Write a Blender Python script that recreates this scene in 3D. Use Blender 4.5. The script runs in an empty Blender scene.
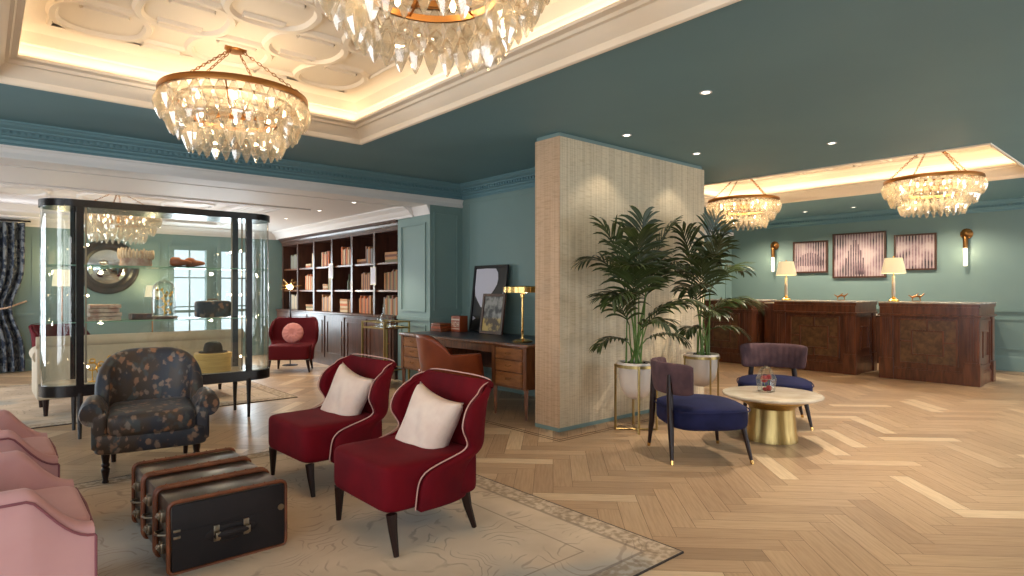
import bpy, bmesh, math, random
from mathutils import Vector, Matrix, noise
PI = math.pi
rnd = random.Random(7)
SC = bpy.context.scene
COL = SC.collection

# ------------------------------------------------------------------ camera
Hc, FPX = 1.30, 608.0
YAW = math.radians(48.86)
cam_d = bpy.data.cameras.new('camera')
cam = bpy.data.objects.new('camera', cam_d)
COL.objects.link(cam)
cam.location = (0, 0, Hc)
cam.rotation_euler = (PI/2, 0, YAW - PI/2)
cam_d.sensor_width = 36
cam_d.lens = 36*FPX/1024
cam_d.shift_y = 2/1024
cam_d.clip_start = .05
SC.camera = cam
SC.view_settings.view_transform = 'Standard'
SC.view_settings.look = 'None'
SC.view_settings.gamma = 1
SC.view_settings.use_curve_mapping = False
SC.view_settings.exposure = 0.75
try:
    SC.cycles.use_denoising = True
    SC.cycles.max_bounces = 10
    SC.cycles.diffuse_bounces = 5
    SC.cycles.transparent_max_bounces = 24
    SC.cycles.sample_clamp_indirect = 6
    SC.cycles.caustics_reflective = False
    SC.cycles.caustics_refractive = False
except Exception:
    pass

# ------------------------------------------------------------------ materials
def s2l(v): return v/12.92 if v <= .04045 else ((v+.055)/1.055)**2.4
def C(r, g, b): return (s2l(r/255), s2l(g/255), s2l(b/255), 1)

def mat(name, col, rough=.5, metal=0., col2=None, scale=6., bump=0., bscale=None, sheen=0., coat=0., stretch=None, spec=None, emit=None, estr=0., detail=4., lo=.35, hi=.65):
    m = bpy.data.materials.new(name); m.use_nodes = True
    nt = m.node_tree; N = nt.nodes; L = nt.links
    p = N['Principled BSDF']
    p.inputs['Base Color'].default_value = col
    p.inputs['Roughness'].default_value = rough
    p.inputs['Metallic'].default_value = metal
    if spec is not None: p.inputs['Specular IOR Level'].default_value = spec
    if sheen:
        p.inputs['Sheen Weight'].default_value = sheen; p.inputs['Sheen Roughness'].default_value = .4
        p.inputs['Sheen Tint'].default_value = tuple(min(1, c*2.5+.08) for c in col[:3])+(1,)
    if coat: p.inputs['Coat Weight'].default_value = coat; p.inputs['Coat Roughness'].default_value = .15
    if emit: p.inputs['Emission Color'].default_value = emit; p.inputs['Emission Strength'].default_value = estr
    if col2 or bump:
        tc = N.new('ShaderNodeTexCoord'); mp = N.new('ShaderNodeMapping')
        L.new(tc.outputs['Object'], mp.inputs['Vector'])
        if stretch: mp.inputs['Scale'].default_value = stretch
        if col2:
            n = N.new('ShaderNodeTexNoise'); n.inputs['Scale'].default_value = scale; n.inputs['Detail'].default_value = detail
            L.new(mp.outputs[0], n.inputs['Vector'])
            r = N.new('ShaderNodeValToRGB'); L.new(n.outputs['Fac'], r.inputs[0])
            r.color_ramp.elements[0].position = lo; r.color_ramp.elements[1].position = hi
            r.color_ramp.elements[0].color = col; r.color_ramp.elements[1].color = col2
            L.new(r.outputs[0], p.inputs['Base Color'])
        if bump:
            n2 = N.new('ShaderNodeTexNoise'); n2.inputs['Scale'].default_value = bscale or scale*4; n2.inputs['Detail'].default_value = 3
            L.new(mp.outputs[0], n2.inputs['Vector'])
            b = N.new('ShaderNodeBump'); b.inputs['Strength'].default_value = bump; b.inputs['Distance'].default_value = .01
            L.new(n2.outputs['Fac'], b.inputs['Height']); L.new(b.outputs[0], p.inputs['Normal'])
    return m

def glass_mat(name, tint=(.96,.99,.98,1), refl=.35, rough=.02, translucent=0., tcol=(1,.9,.7,1), base=.04):
    m = bpy.data.materials.new(name); m.use_nodes = True
    nt = m.node_tree; N = nt.nodes; L = nt.links
    for n in list(N): N.remove(n)
    out = N.new('ShaderNodeOutputMaterial')
    tr = N.new('ShaderNodeBsdfTransparent'); tr.inputs[0].default_value = tint
    gl = N.new('ShaderNodeBsdfGlossy'); gl.inputs['Roughness'].default_value = rough
    lw = N.new('ShaderNodeLayerWeight'); lw.inputs[0].default_value = .35
    mu = N.new('ShaderNodeMath'); mu.operation = 'MULTIPLY_ADD'; mu.inputs[1].default_value = refl; mu.inputs[2].default_value = base
    L.new(lw.outputs['Facing'], mu.inputs[0])
    mx = N.new('ShaderNodeMixShader'); L.new(mu.outputs[0], mx.inputs[0]); L.new(tr.outputs[0], mx.inputs[1]); L.new(gl.outputs[0], mx.inputs[2])
    last = mx
    if translucent:
        tl = N.new('ShaderNodeBsdfTranslucent'); tl.inputs[0].default_value = tcol
        m2 = N.new('ShaderNodeMixShader'); m2.inputs[0].default_value = translucent
        L.new(mx.outputs[0], m2.inputs[1]); L.new(tl.outputs[0], m2.inputs[2]); last = m2
    L.new(last.outputs[0], out.inputs[0])
    return m

def emis(name, col, s):
    m = bpy.data.materials.new(name); m.use_nodes = True
    nt = m.node_tree; N = nt.nodes
    for n in list(N): N.remove(n)
    o = N.new('ShaderNodeOutputMaterial'); e = N.new('ShaderNodeEmission'); e.inputs[0].default_value = col; e.inputs[1].default_value = s
    nt.links.new(e.outputs[0], o.inputs[0]); return m

M = {}
M['teal'] = mat('teal_paint', C(124,147,142), .5, col2=C(120,143,139), scale=1.5)
M['teal_dark'] = mat('teal_ceiling_paint', C(106,141,148), .6, col2=C(102,137,145), scale=1.2)
M['cream'] = mat('cream_plaster', C(238,224,204), .6)
M['white'] = mat('white_plaster', C(226,220,216), .6)
M['walnut'] = mat('walnut', C(112,64,40), .3, col2=C(78,42,26), scale=5, stretch=(4,4,.6), coat=.25)
M['walnut_dark'] = mat('dark_walnut', C(86,54,42), .35, col2=C(60,38,30), scale=5, stretch=(4,4,.6), coat=.2)
M['walnut_in'] = mat('red_walnut', C(150,54,36), .5, col2=C(112,40,26), scale=4, stretch=(4,4,.7))
M['desk_wood'] = mat('desk_walnut', C(124,72,38), .35, col2=C(88,48,26), scale=6, stretch=(4,4,.8), coat=.25)
M['drawer_wood'] = mat('golden_walnut', C(158,100,54), .35, col2=C(126,76,40), scale=7, stretch=(4,.8,4), coat=.2)
M['burl'] = mat('burl_panel', C(112,80,50), .35, col2=C(80,54,34), scale=14, coat=.25)
M['leg'] = mat('dark_leg_wood', C(36,18,14), .4, spec=.3)
M['black'] = mat('black_lacquer', C(28,22,22), .25)
M['brass'] = mat('brass', C(205,165,100), .25, 1.)
M['brass_soft'] = mat('brushed_brass', C(190,165,110), .32, 1., col2=C(170,145,95), scale=3, stretch=(20,20,.3))
M['brass_old'] = mat('aged_brass', C(150,104,58), .35, 1.)
M['nickel'] = mat('nickel', C(150,136,118), .35, 1.)
M['red'] = mat('red_velvet', C(102,4,17), .8, col2=C(84,3,14), scale=5, sheen=.12, spec=.15)
M['red_dark'] = mat('burgundy_velvet', C(86,8,18), .75, sheen=.1, spec=.2)
M['pink'] = mat('pink_velvet', C(200,150,146), .8, col2=C(194,142,139), scale=4, sheen=.15, spec=.2)
M['pinkpipe'] = mat('mauve_piping', C(128,70,76), .7)
M['piping'] = mat('cream_piping', C(196,150,138), .6)
M['cushion'] = mat('ivory_cushion', C(226,202,184), .85, col2=C(214,186,170), scale=9, sheen=.1, bump=.1, bscale=60)
M['cushion_pink'] = mat('pink_cushion', C(198,128,120), .8, sheen=.1)
M['navy'] = mat('navy_velvet', C(36,38,74), .8, col2=C(26,28,58), scale=6, sheen=.15, spec=.15)
M['plum'] = mat('plum_velvet', C(96,70,72), .8, col2=C(78,58,62), scale=12, sheen=.2, spec=.2)
M['leather'] = mat('tan_leather', C(150,70,34), .4, col2=C(126,54,26), scale=4)
M['rim'] = mat('tan_leather_rim', C(128,68,34), .45, col2=C(92,46,24), scale=12)
M['trunk'] = mat('dark_metal_sheet', C(92,84,80), .3, .8, col2=C(70,64,62), scale=5)
M['trunk_front'] = mat('black_canvas', C(38,31,31), .6, col2=C(30,25,26), scale=6, spec=.25)
M['cream_sofa'] = mat('cream_linen', C(205,190,168), .85, col2=C(196,180,158), scale=5)
M['bowl'] = mat('ivory_ceramic', C(226,212,198), .3, col2=C(218,202,188), scale=6)
M['soil'] = mat('dark_soil', C(48,34,26), .95, col2=C(28,20,16), scale=40)
M['leaf'] = mat('palm_leaf', C(38,50,20), .42, col2=C(66,78,34), scale=3)
M['stem'] = mat('palm_stem', C(92,120,52), .5)
M['marble'] = mat('pale_marble', C(214,200,180), .25, col2=C(190,172,150), scale=5)
M['marble_top'] = mat('grey_marble', C(200,190,178), .2, col2=C(160,148,138), scale=8)
M['deskleather'] = mat('blue_black_leather', C(40,46,60), .35)
M['rose'] = mat('red_rose', C(140,8,14), .6)
M['crystal'] = glass_mat('crystal', (.94,.91,.86,1), .65, .06, .24, (1,.90,.72,1), .12)
M['glass'] = glass_mat('clear_glass', (.98,.995,.992,1), .45, .01)
M['glassc'] = glass_mat('curved_glass', (.96,.99,.98,1), .7, .02, base=.05)
M['glass_edge'] = mat('green_glass_edge', C(120,160,140), .2)
M['bulb'] = emis('bulb_glow', (1,.75,.45,1), 14)
M['spot'] = emis('downlight_glow', (1,.93,.8,1), 4)
M['shade'] = mat('pleated_cream_shade', C(235,222,180), .8, emit=(1,.88,.62,1), estr=.22)
M['crod'] = mat('lit_crystal_rod', C(250,235,200), .2, emit=(1,.88,.62,1), estr=.9)
M['daypane'] = emis('daylit_pane', (.80,.93,1,1), .8)
M['convex'] = mat('convex_mirror_glass', C(200,205,205), .04, 1.)
M['mirror_frame'] = mat('bronze_mirror_frame', C(66,50,44), .35, col2=C(40,32,30), scale=8)
M['inlay'] = mat('dark_inlay', C(84,58,40), .45)
M['sconce'] = M['brass_old']
M['printwhite'] = mat('art_paper_white', C(205,200,210), .6)
M['printblack'] = mat('art_black', C(20,18,20), .4)
M['gold'] = mat('gold_leaf', C(220,170,80), .3, 1.)
M['brownshoe'] = mat('brown_leather', C(140,74,34), .45)
M['hatbox'] = mat('straw_hatbox', C(226,190,110), .6, col2=C(205,165,90), scale=10, stretch=(.5,.5,12))
M['feltblack'] = mat('black_felt', C(26,24,24), .8)
M['offwhite'] = mat('pale_paper', C(214,194,170), .7, col2=C(180,140,120), scale=18)
M['feather'] = mat('cream_feather', C(226,206,176), .8, col2=C(190,160,130), scale=20)

def ramp_mat(name, build):
    m = bpy.data.materials.new(name); m.use_nodes = True
    nt = m.node_tree
    build(nt.nodes, nt.links, nt.nodes['Principled BSDF'])
    return m
def node(N, t, **kw):
    n = N.new(t)
    for k, v in kw.items():
        if hasattr(n, k): setattr(n, k, v)
        else: n.inputs[k].default_value = v
    return n
def math_n(N, L, op, a, b=None, c=None):
    n = N.new('ShaderNodeMath'); n.operation = op
    for i, v in enumerate((a, b, c)):
        if v is None: continue
        if isinstance(v, (int, float)): n.inputs[i].default_value = v
        else: L.new(v, n.inputs[i])
    return n.outputs[0]
def mixc(N, L, f, a, b):
    n = N.new('ShaderNodeMix'); n.data_type = 'RGBA'
    for i, v in ((0, f), (6, a), (7, b)):
        if isinstance(v, (int, float)): n.inputs[i].default_value = v
        elif isinstance(v, tuple): n.inputs[i].default_value = v
        else: L.new(v, n.inputs[i])
    return n.outputs[2]
def smooth(N, L, v, lo, hi):
    n = N.new('ShaderNodeMapRange'); n.interpolation_type = 'SMOOTHSTEP'
    L.new(v, n.inputs[0]); n.inputs[1].default_value = lo; n.inputs[2].default_value = hi
    return n.outputs[0]

def b_floral(N, L, p):
    tc = N.new('ShaderNodeTexCoord')
    no = node(N, 'ShaderNodeTexNoise', Scale=5., Detail=3.); L.new(tc.outputs['Object'], no.inputs['Vector'])
    base = mixc(N, L, smooth(N, L, no.outputs[0], .42, .58), C(40,42,52), C(62,46,34))
    n2 = node(N, 'ShaderNodeTexNoise', Scale=9., Detail=3.); L.new(tc.outputs['Object'], n2.inputs['Vector'])
    base = mixc(N, L, smooth(N, L, n2.outputs[0], .55, .66), base, C(62,66,66))
    vo = node(N, 'ShaderNodeTexVoronoi', Scale=17.); L.new(tc.outputs['Object'], vo.inputs['Vector'])
    n3 = node(N, 'ShaderNodeTexNoise', Scale=26., Detail=5.); L.new(tc.outputs['Object'], n3.inputs['Vector'])
    dd = math_n(N, L, 'ADD', vo.outputs['Distance'], math_n(N, L, 'MULTIPLY_ADD', n3.outputs[0], 1.5, -.75))
    fl = math_n(N, L, 'SUBTRACT', 1., smooth(N, L, dd, .2, .5))
    sep = N.new('ShaderNodeSeparateColor'); L.new(vo.outputs['Color'], sep.inputs[0])
    bloom = mixc(N, L, sep.outputs[0], C(144,98,66), C(118,108,98))
    fl = math_n(N, L, 'MULTIPLY', fl, smooth(N, L, sep.outputs[1], .2, .35))
    L.new(mixc(N, L, fl, base, bloom), p.inputs['Base Color'])
    p.inputs['Roughness'].default_value = .5; p.inputs['Sheen Weight'].default_value = .08
M['floral'] = ramp_mat('dark_floral_velvet', b_floral)

def b_curtain(N, L, p):
    tc = N.new('ShaderNodeTexCoord')
    no = node(N, 'ShaderNodeTexNoise', Scale=14., Detail=4.); L.new(tc.outputs['Object'], no.inputs['Vector'])
    c = mixc(N, L, smooth(N, L, no.outputs[0], .46, .56), C(40,48,62), C(110,114,118))
    vo = node(N, 'ShaderNodeTexVoronoi', Scale=9.); L.new(tc.outputs['Object'], vo.inputs['Vector'])
    c = mixc(N, L, math_n(N, L, 'SUBTRACT', 1., smooth(N, L, vo.outputs['Distance'], .1, .3)), c, C(96,90,84))
    L.new(c, p.inputs['Base Color']); p.inputs['Roughness'].default_value = .9
M['curtain'] = ramp_mat('printed_curtain', b_curtain)

def b_floor(N, L, p):
    at = N.new('ShaderNodeAttribute'); at.attribute_name = 'tone'
    uv = N.new('ShaderNodeUVMap'); uv.uv_map = 'UVMap'
    mp = N.new('ShaderNodeMapping'); mp.inputs['Scale'].default_value = (1.5, 22, 1); L.new(uv.outputs[0], mp.inputs['Vector'])
    no = node(N, 'ShaderNodeTexNoise', Scale=3., Detail=5.); L.new(mp.outputs[0], no.inputs['Vector'])
    r = N.new('ShaderNodeValToRGB'); L.new(at.outputs['Fac'], r.inputs[0])
    e = r.color_ramp.elements
    e[0].position = 0; e[0].color = C(160,130,102); e[1].position = 1; e[1].color = C(214,186,152)
    k = e.new(.35); k.color = C(178,146,115); k = e.new(.75); k.color = C(192,160,127)
    dk = mixc(N, L, 1., r.outputs[0], (.86,.84,.81,1))
    dk.node.blend_type = 'MULTIPLY'
    c = mixc(N, L, smooth(N, L, no.outputs[0], .38, .68), r.outputs[0], dk)
    L.new(c, p.inputs['Base Color'])
    L.new(math_n(N, L, 'MULTIPLY_ADD', no.outputs[0], .15, .27), p.inputs['Roughness'])
M['floor'] = ramp_mat('oak_herringbone', b_floor)

def b_rug(N, L, p):
    tc = N.new('ShaderNodeTexCoord'); o = tc.outputs['Object']
    n0 = node(N, 'ShaderNodeTexNoise', Scale=1.7, Detail=3.); L.new(o, n0.inputs['Vector'])
    va = N.new('ShaderNodeVectorMath'); va.operation = 'MULTIPLY_ADD'; L.new(n0.outputs['Color'], va.inputs[0]); va.inputs[1].default_value = (.9,.9,0); L.new(o, va.inputs[2])
    vo = node(N, 'ShaderNodeTexVoronoi', Scale=2.1); L.new(va.outputs[0], vo.inputs['Vector'])
    w = math_n(N, L, 'SINE', math_n(N, L, 'MULTIPLY', vo.outputs['Distance'], 60.))
    n1 = node(N, 'ShaderNodeTexNoise', Scale=5.5, Detail=5.); L.new(o, n1.inputs['Vector'])
    lines = math_n(N, L, 'MULTIPLY', smooth(N, L, w, .7, 1.), smooth(N, L, n1.outputs[0], .42, .58))
    n2 = node(N, 'ShaderNodeTexNoise', Scale=1.3, Detail=5.); L.new(o, n2.inputs['Vector'])
    base = mixc(N, L, smooth(N, L, n2.outputs[0], .35, .62), C(216,194,168), C(192,169,145))
    n4 = node(N, 'ShaderNodeTexNoise', Scale=.9, Detail=2.); va2 = N.new('ShaderNodeVectorMath'); va2.operation = 'ADD'; L.new(o, va2.inputs[0]); va2.inputs[1].default_value = (3.3,1.2,0); L.new(va2.outputs[0], n4.inputs['Vector'])
    base = mixc(N, L, math_n(N, L, 'MULTIPLY', smooth(N, L, n4.outputs[0], .52, .62), .55), base, C(140,148,150))
    c = mixc(N, L, math_n(N, L, 'MULTIPLY', lines, .42), base, C(120,102,92))
    # border band, from the rug's own generated coordinates
    s = N.new('ShaderNodeSeparateXYZ'); L.new(tc.outputs['Generated'], s.inputs[0])
    ex = math_n(N, L, 'MULTIPLY', math_n(N, L, 'MINIMUM', s.outputs[0], math_n(N, L, 'SUBTRACT', 1., s.outputs[0])), 3.6)
    ey = math_n(N, L, 'MULTIPLY', math_n(N, L, 'MINIMUM', s.outputs[1], math_n(N, L, 'SUBTRACT', 1., s.outputs[1])), 3.4)
    ed = math_n(N, L, 'MINIMUM', ex, ey)
    def band(a, b):
        return math_n(N, L, 'MULTIPLY', smooth(N, L, ed, a, a+.006), math_n(N, L, 'SUBTRACT', 1., smooth(N, L, ed, b-.006, b)))
    n3 = node(N, 'ShaderNodeTexNoise', Scale=30., Detail=3.); L.new(o, n3.inputs['Vector'])
    bf = math_n(N, L, 'MULTIPLY', band(.0, .13), smooth(N, L, n3.outputs[0], .38, .62))
    c = mixc(N, L, math_n(N, L, 'MULTIPLY', bf, .6), c, C(128,108,84))
    c = mixc(N, L, math_n(N, L, 'MULTIPLY', band(.12, .145), .5), c, C(92,78,68))
    c = mixc(N, L, math_n(N, L, 'MULTIPLY', band(.33, .345), .5), c, C(100,84,72))
    L.new(c, p.inputs['Base Color']); p.inputs['Roughness'].default_value = .95; p.inputs['Specular IOR Level'].default_value = .1
M['rug'] = ramp_mat('faded_rug', b_rug)
M['rug_edge'] = mat('dark_rug_binding', C(60,50,46), .9)

def b_grass(N, L, p, ca=C(224,206,176), cb=C(208,189,158)):
    tc = N.new('ShaderNodeTexCoord'); o = tc.outputs['Object']
    mp = N.new('ShaderNodeMapping'); mp.inputs['Scale'].default_value = (40, 40, .5); L.new(o, mp.inputs['Vector'])
    n = node(N, 'ShaderNodeTexNoise', Scale=1., Detail=3.); L.new(mp.outputs[0], n.inputs['Vector'])
    mp2 = N.new('ShaderNodeMapping'); mp2.inputs['Scale'].default_value = (9, 9, 150); L.new(o, mp2.inputs['Vector'])
    n2 = node(N, 'ShaderNodeTexNoise', Scale=1., Detail=2.); L.new(mp2.outputs[0], n2.inputs['Vector'])
    n3 = node(N, 'ShaderNodeTexNoise', Scale=1.6, Detail=4.); L.new(o, n3.inputs['Vector'])
    c = mixc(N, L, smooth(N, L, n.outputs[0], .4, .6), ca, cb)
    dk = mixc(N, L, 1., c, (.84,.80,.75,1)); dk.node.blend_type = 'MULTIPLY'
    c = mixc(N, L, math_n(N, L, 'MULTIPLY', smooth(N, L, n2.outputs[0], .52, .62), .8), c, dk)
    c = mixc(N, L, math_n(N, L, 'MULTIPLY', smooth(N, L, n3.outputs[0], .5, .7), .25), c, C(150,138,122))
    L.new(c, p.inputs['Base Color']); p.inputs['Roughness'].default_value = .55
    b = node(N, 'ShaderNodeBump', Strength=.5, Distance=.01)
    L.new(math_n(N, L, 'ADD', n.outputs[0], n2.outputs[0]), b.inputs['Height']); L.new(b.outputs[0], p.inputs['Normal'])
M['grass'] = ramp_mat('woven_wallcovering', b_grass)
M['grass_end'] = ramp_mat('tan_wood_wallcovering', lambda N, L, p: b_grass(N, L, p, C(214,180,146), C(204,168,134)))

def art_stripe(name, seed, sc):
    def b(N, L, p):
        tc = N.new('ShaderNodeTexCoord'); o = tc.outputs['Object']
        s = N.new('ShaderNodeSeparateXYZ'); L.new(o, s.inputs[0])
        w = math_n(N, L, 'SINE', math_n(N, L, 'MULTIPLY', s.outputs[1], 2*PI/.048))
        mp = N.new('ShaderNodeMapping'); mp.inputs['Location'].default_value = (seed, seed*2, seed); L.new(o, mp.inputs['Vector'])
        n = node(N, 'ShaderNodeTexNoise', Scale=sc, Detail=5.); L.new(mp.outputs[0], n.inputs['Vector'])
        r = N.new('ShaderNodeValToRGB'); L.new(n.outputs[0], r.inputs[0])
        e = r.color_ramp.elements; e[0].position = .38; e[0].color = C(58,46,56); e[1].position = .62; e[1].color = C(188,166,162)
        k = e.new(.5); k.color = C(140,112,118)
        L.new(mixc(N, L, smooth(N, L, w, -.1, .3), r.outputs[0], mixc(N, L, .7, r.outputs[0], C(196,178,174))), p.inputs['Base Color'])
        p.inputs['Roughness'].default_value = .35
    return ramp_mat(name, b)

# ------------------------------------------------------------------ mesh helpers
def BM(): return bmesh.new()
def box(bm, x0, x1, y0, y1, z0, z1, bev=0, seg=2):
    r = bmesh.ops.create_cube(bm, size=1, matrix=Matrix.Translation(((x0+x1)/2, (y0+y1)/2, (z0+z1)/2)) @ Matrix.Diagonal((abs(x1-x0), abs(y1-y0), abs(z1-z0), 1)))
    if bev:
        es = list({e for v in r['verts'] for e in v.link_edges})
        bmesh.ops.bevel(bm, geom=es, offset=bev, segments=seg, profile=.5, affect='EDGES')
def obox(bm, c, s, rot, bev=0):
    """box of size s centred at c under rotation matrix rot"""
    r = bmesh.ops.create_cube(bm, size=1, matrix=Matrix.Translation(c) @ rot.to_4x4() @ Matrix.Diagonal((*s, 1)))
    if bev:
        es = list({e for v in r['verts'] for e in v.link_edges})
        bmesh.ops.bevel(bm, geom=es, offset=bev, segments=2, profile=.5, affect='EDGES')
def tube(bm, pts, r, seg=8, closed=False, cap=True, flat=1.):
    pts = [Vector(p) for p in pts]; n = len(pts)
    rr = r if isinstance(r, (list, tuple)) else [r]*n
    rings = []; prev = None
    for i, p in enumerate(pts):
        if closed: t = pts[(i+1) % n]-pts[i-1]
        else: t = pts[min(i+1, n-1)]-pts[max(i-1, 0)]
        t.normalize()
        if prev is None:
            a = Vector((0,0,1)) if abs(t.z) < .9 else Vector((1,0,0))
            u = t.cross(a).normalized()
        else: u = (prev-t*prev.dot(t)).normalized()
        prev = u; v = t.cross(u)
        rings.append([bm.verts.new(p+(u*math.cos(2*PI*k/seg)+v*math.sin(2*PI*k/seg)*flat)*rr[i]) for k in range(seg)])
    m = n if closed else n-1
    for i in range(m):
        a, b = rings[i], rings[(i+1) % n]
        for k in range(seg): bm.faces.new((a[k], a[(k+1) % seg], b[(k+1) % seg], b[k]))
    if cap and not closed:
        bm.faces.new(rings[0][::-1]); bm.faces.new(rings[-1])
def lathe(bm, prof, seg=24, c=(0,0,0), cap=True):
    rings = []
    for r, z in prof:
        rings.append([bm.verts.new((c[0]+r*math.cos(2*PI*k/seg), c[1]+r*math.sin(2*PI*k/seg), c[2]+z)) for k in range(seg)])
    for a, b in zip(rings, rings[1:]):
        for k in range(seg): bm.faces.new((a[k], a[(k+1) % seg], b[(k+1) % seg], b[k]))
    if cap:
        bm.faces.new(rings[0][::-1]); bm.faces.new(rings[-1])
def frame_sweep(bm, prof, x0, x1, y0, y1):
    """profile of (inset, z) swept round a rectangle with mitred corners"""
    rings = []
    for i, z in prof:
        rings.append([bm.verts.new(q) for q in ((x0+i, y0+i, z), (x1-i, y0+i, z), (x1-i, y1-i, z), (x0+i, y1-i, z))])
    for a, b in zip(rings, rings[1:]):
        for k in range(4): bm.faces.new((a[k], a[(k+1) % 4], b[(k+1) % 4], b[k]))
def run(bm, prof, p0, p1, out):
    """profile of (projection, z) extruded from p0 to p1; out is the unit projection direction (closed profile)"""
    o = Vector((*out, 0)); A = []; B = []
    for d, z in prof:
        A.append(bm.verts.new(Vector((p0[0], p0[1], z))+o*d)); B.append(bm.verts.new(Vector((p1[0], p1[1], z))+o*d))
    n = len(prof)
    for k in range(n): bm.faces.new((A[k], A[(k+1) % n], B[(k+1) % n], B[k]))
    bm.faces.new(A[::-1]); bm.faces.new(B)
def grid(bm, fn, nu, nv, wrapu=False):
    V = [[bm.verts.new(fn(i/(nu if wrapu else nu-1), j/(nv-1))) for j in range(nv)] for i in range(nu)]
    for i in range(nu if wrapu else nu-1):
        for j in range(nv-1):
            a, b = V[i], V[(i+1) % nu]
            bm.faces.new((a[j], b[j], b[j+1], a[j+1]))
    return V
def blob(bm, c, s, e1=.5, e2=.5, nu=32, nv=18, fn=None):
    """superellipsoid"""
    def sp(v, e): return math.copysign(abs(v)**e, v)
    def f(u, v):
        th = 2*PI*u; ph = -PI/2+PI*v
        p = Vector((s[0]*sp(math.cos(ph), e1)*sp(math.cos(th), e2), s[1]*sp(math.cos(ph), e1)*sp(math.sin(th), e2), s[2]*sp(math.sin(ph), e1)))
        if fn: p = fn(p)
        return p+Vector(c)
    grid(bm, f, nu, nv, True)
    bmesh.ops.remove_doubles(bm, verts=bm.verts, dist=1e-6)

def obj(name, bm, m, parent=None, sm=True, ang=35, solid=0, sub=0, off=0.):
    bmesh.ops.recalc_face_normals(bm, faces=bm.faces)
    for f in bm.faces: f.smooth = sm
    if sm:
        for e in bm.edges:
            if len(e.link_faces) == 2 and e.calc_face_angle(0) > math.radians(ang): e.smooth = False
    me = bpy.data.meshes.new(name); bm.to_mesh(me); bm.free()
    me.materials.append(M[m] if isinstance(m, str) else m)
    o = bpy.data.objects.new(name, me); COL.objects.link(o)
    if parent: o.parent = parent
    if solid:
        d = o.modifiers.new('solid', 'SOLIDIFY'); d.thickness = solid; d.offset = off
    if sub:
        d = o.modifiers.new('sub', 'SUBSURF'); d.levels = sub; d.render_levels = sub
    return o
def tag(o, label, cat, group=None, kind=None):
    o['label'] = label; o['category'] = cat
    if group: o['group'] = group
    if kind: o['kind'] = kind
    return o
def thing(name, label, cat, loc=(0,0,0), rz=0., group=None):
    o = bpy.data.objects.new(name, None); COL.objects.link(o); o.empty_display_size = .1
    o.location = loc; o.rotation_euler = (0, 0, rz)
    return tag(o, label, cat, group)
def struct(name, bm, m, **kw):
    o = obj(name, bm, m, **kw); o['kind'] = 'structure'; return o
KIDS = {}
def dup(root, loc, rz=0., label=None, group=None):
    def cp(o, par):
        c = o.copy(); COL.objects.link(c); c.parent = par
        for ch in [q for q in o.children]: cp(ch, c)
        return c
    r = cp(root, None); r.location = loc; r.rotation_euler = (0, 0, rz)
    if label: r['label'] = label
    if group: r['group'] = group
    return r
def area(name, loc, rot, sx, sy, power, col=(1,1,1), spread=None):
    l = bpy.data.lights.new(name, 'AREA'); l.shape = 'RECTANGLE'; l.size = sx; l.size_y = sy; l.energy = power; l.color = col
    if spread: l.spread = spread
    o = bpy.data.objects.new(name, l); COL.objects.link(o); o.location = loc; o.rotation_euler = rot; return o
def point(name, loc, power, col=(1,.75,.45), r=.05):
    l = bpy.data.lights.new(name, 'POINT'); l.energy = power; l.color = col; l.shadow_soft_size = r
    o = bpy.data.objects.new(name, l); COL.objects.link(o); o.location = loc; return o
def spot(name, loc, power, col=(1,.86,.68), ang=80, r=.03, tilt=(0,0,0)):
    l = bpy.data.lights.new(name, 'SPOT'); l.energy = power; l.color = col; l.spot_size = math.radians(ang); l.spot_blend = .5; l.shadow_soft_size = r
    o = bpy.data.objects.new(name, l); COL.objects.link(o); o.location = loc; o.rotation_euler = tilt; return o

# ------------------------------------------------------------------ room shell
XL, YL, XR, YB, YF = -2.6, -3.0, 12.45, 6.9, 12.5      # west, south, reception wall, beam line, far wall
XD = 5.1                                             # wall behind the desk and bookcase
ZC, ZC2 = 2.75, 2.47

def slab(bm, rect, holes, z0, z1):
    xs = sorted({rect[0], rect[1], *[v for h in holes for v in h[:2]]}); ys = sorted({rect[2], rect[3], *[v for h in holes for v in h[2:]]})
    for a, b in zip(xs, xs[1:]):
        for c, d in zip(ys, ys[1:]):
            mx, my = (a+b)/2, (c+d)/2
            if any(h[0] < mx < h[1] and h[2] < my < h[3] for h in holes): continue
            box(bm, a, b, c, d, z0, z1)
    bmesh.ops.remove_doubles(bm, verts=bm.verts, dist=1e-5)
CA = (.05, 2.81, -1.2, 5.49); CB = (7.52, 10.0, 1.44, 5.7); CR = (-.28, 3.16, 8.75, 11.6)
bm = BM(); slab(bm, (XL, XR, YL, YB), [CA, CB], ZC, ZC+.06); struct('ceiling', bm, 'teal_dark', sm=False)
bm = BM(); slab(bm, (XL, XD, YB+.2, YF), [CR], ZC2, ZC2+.06); struct('ceiling_lounge', bm, 'white', sm=False)

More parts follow.
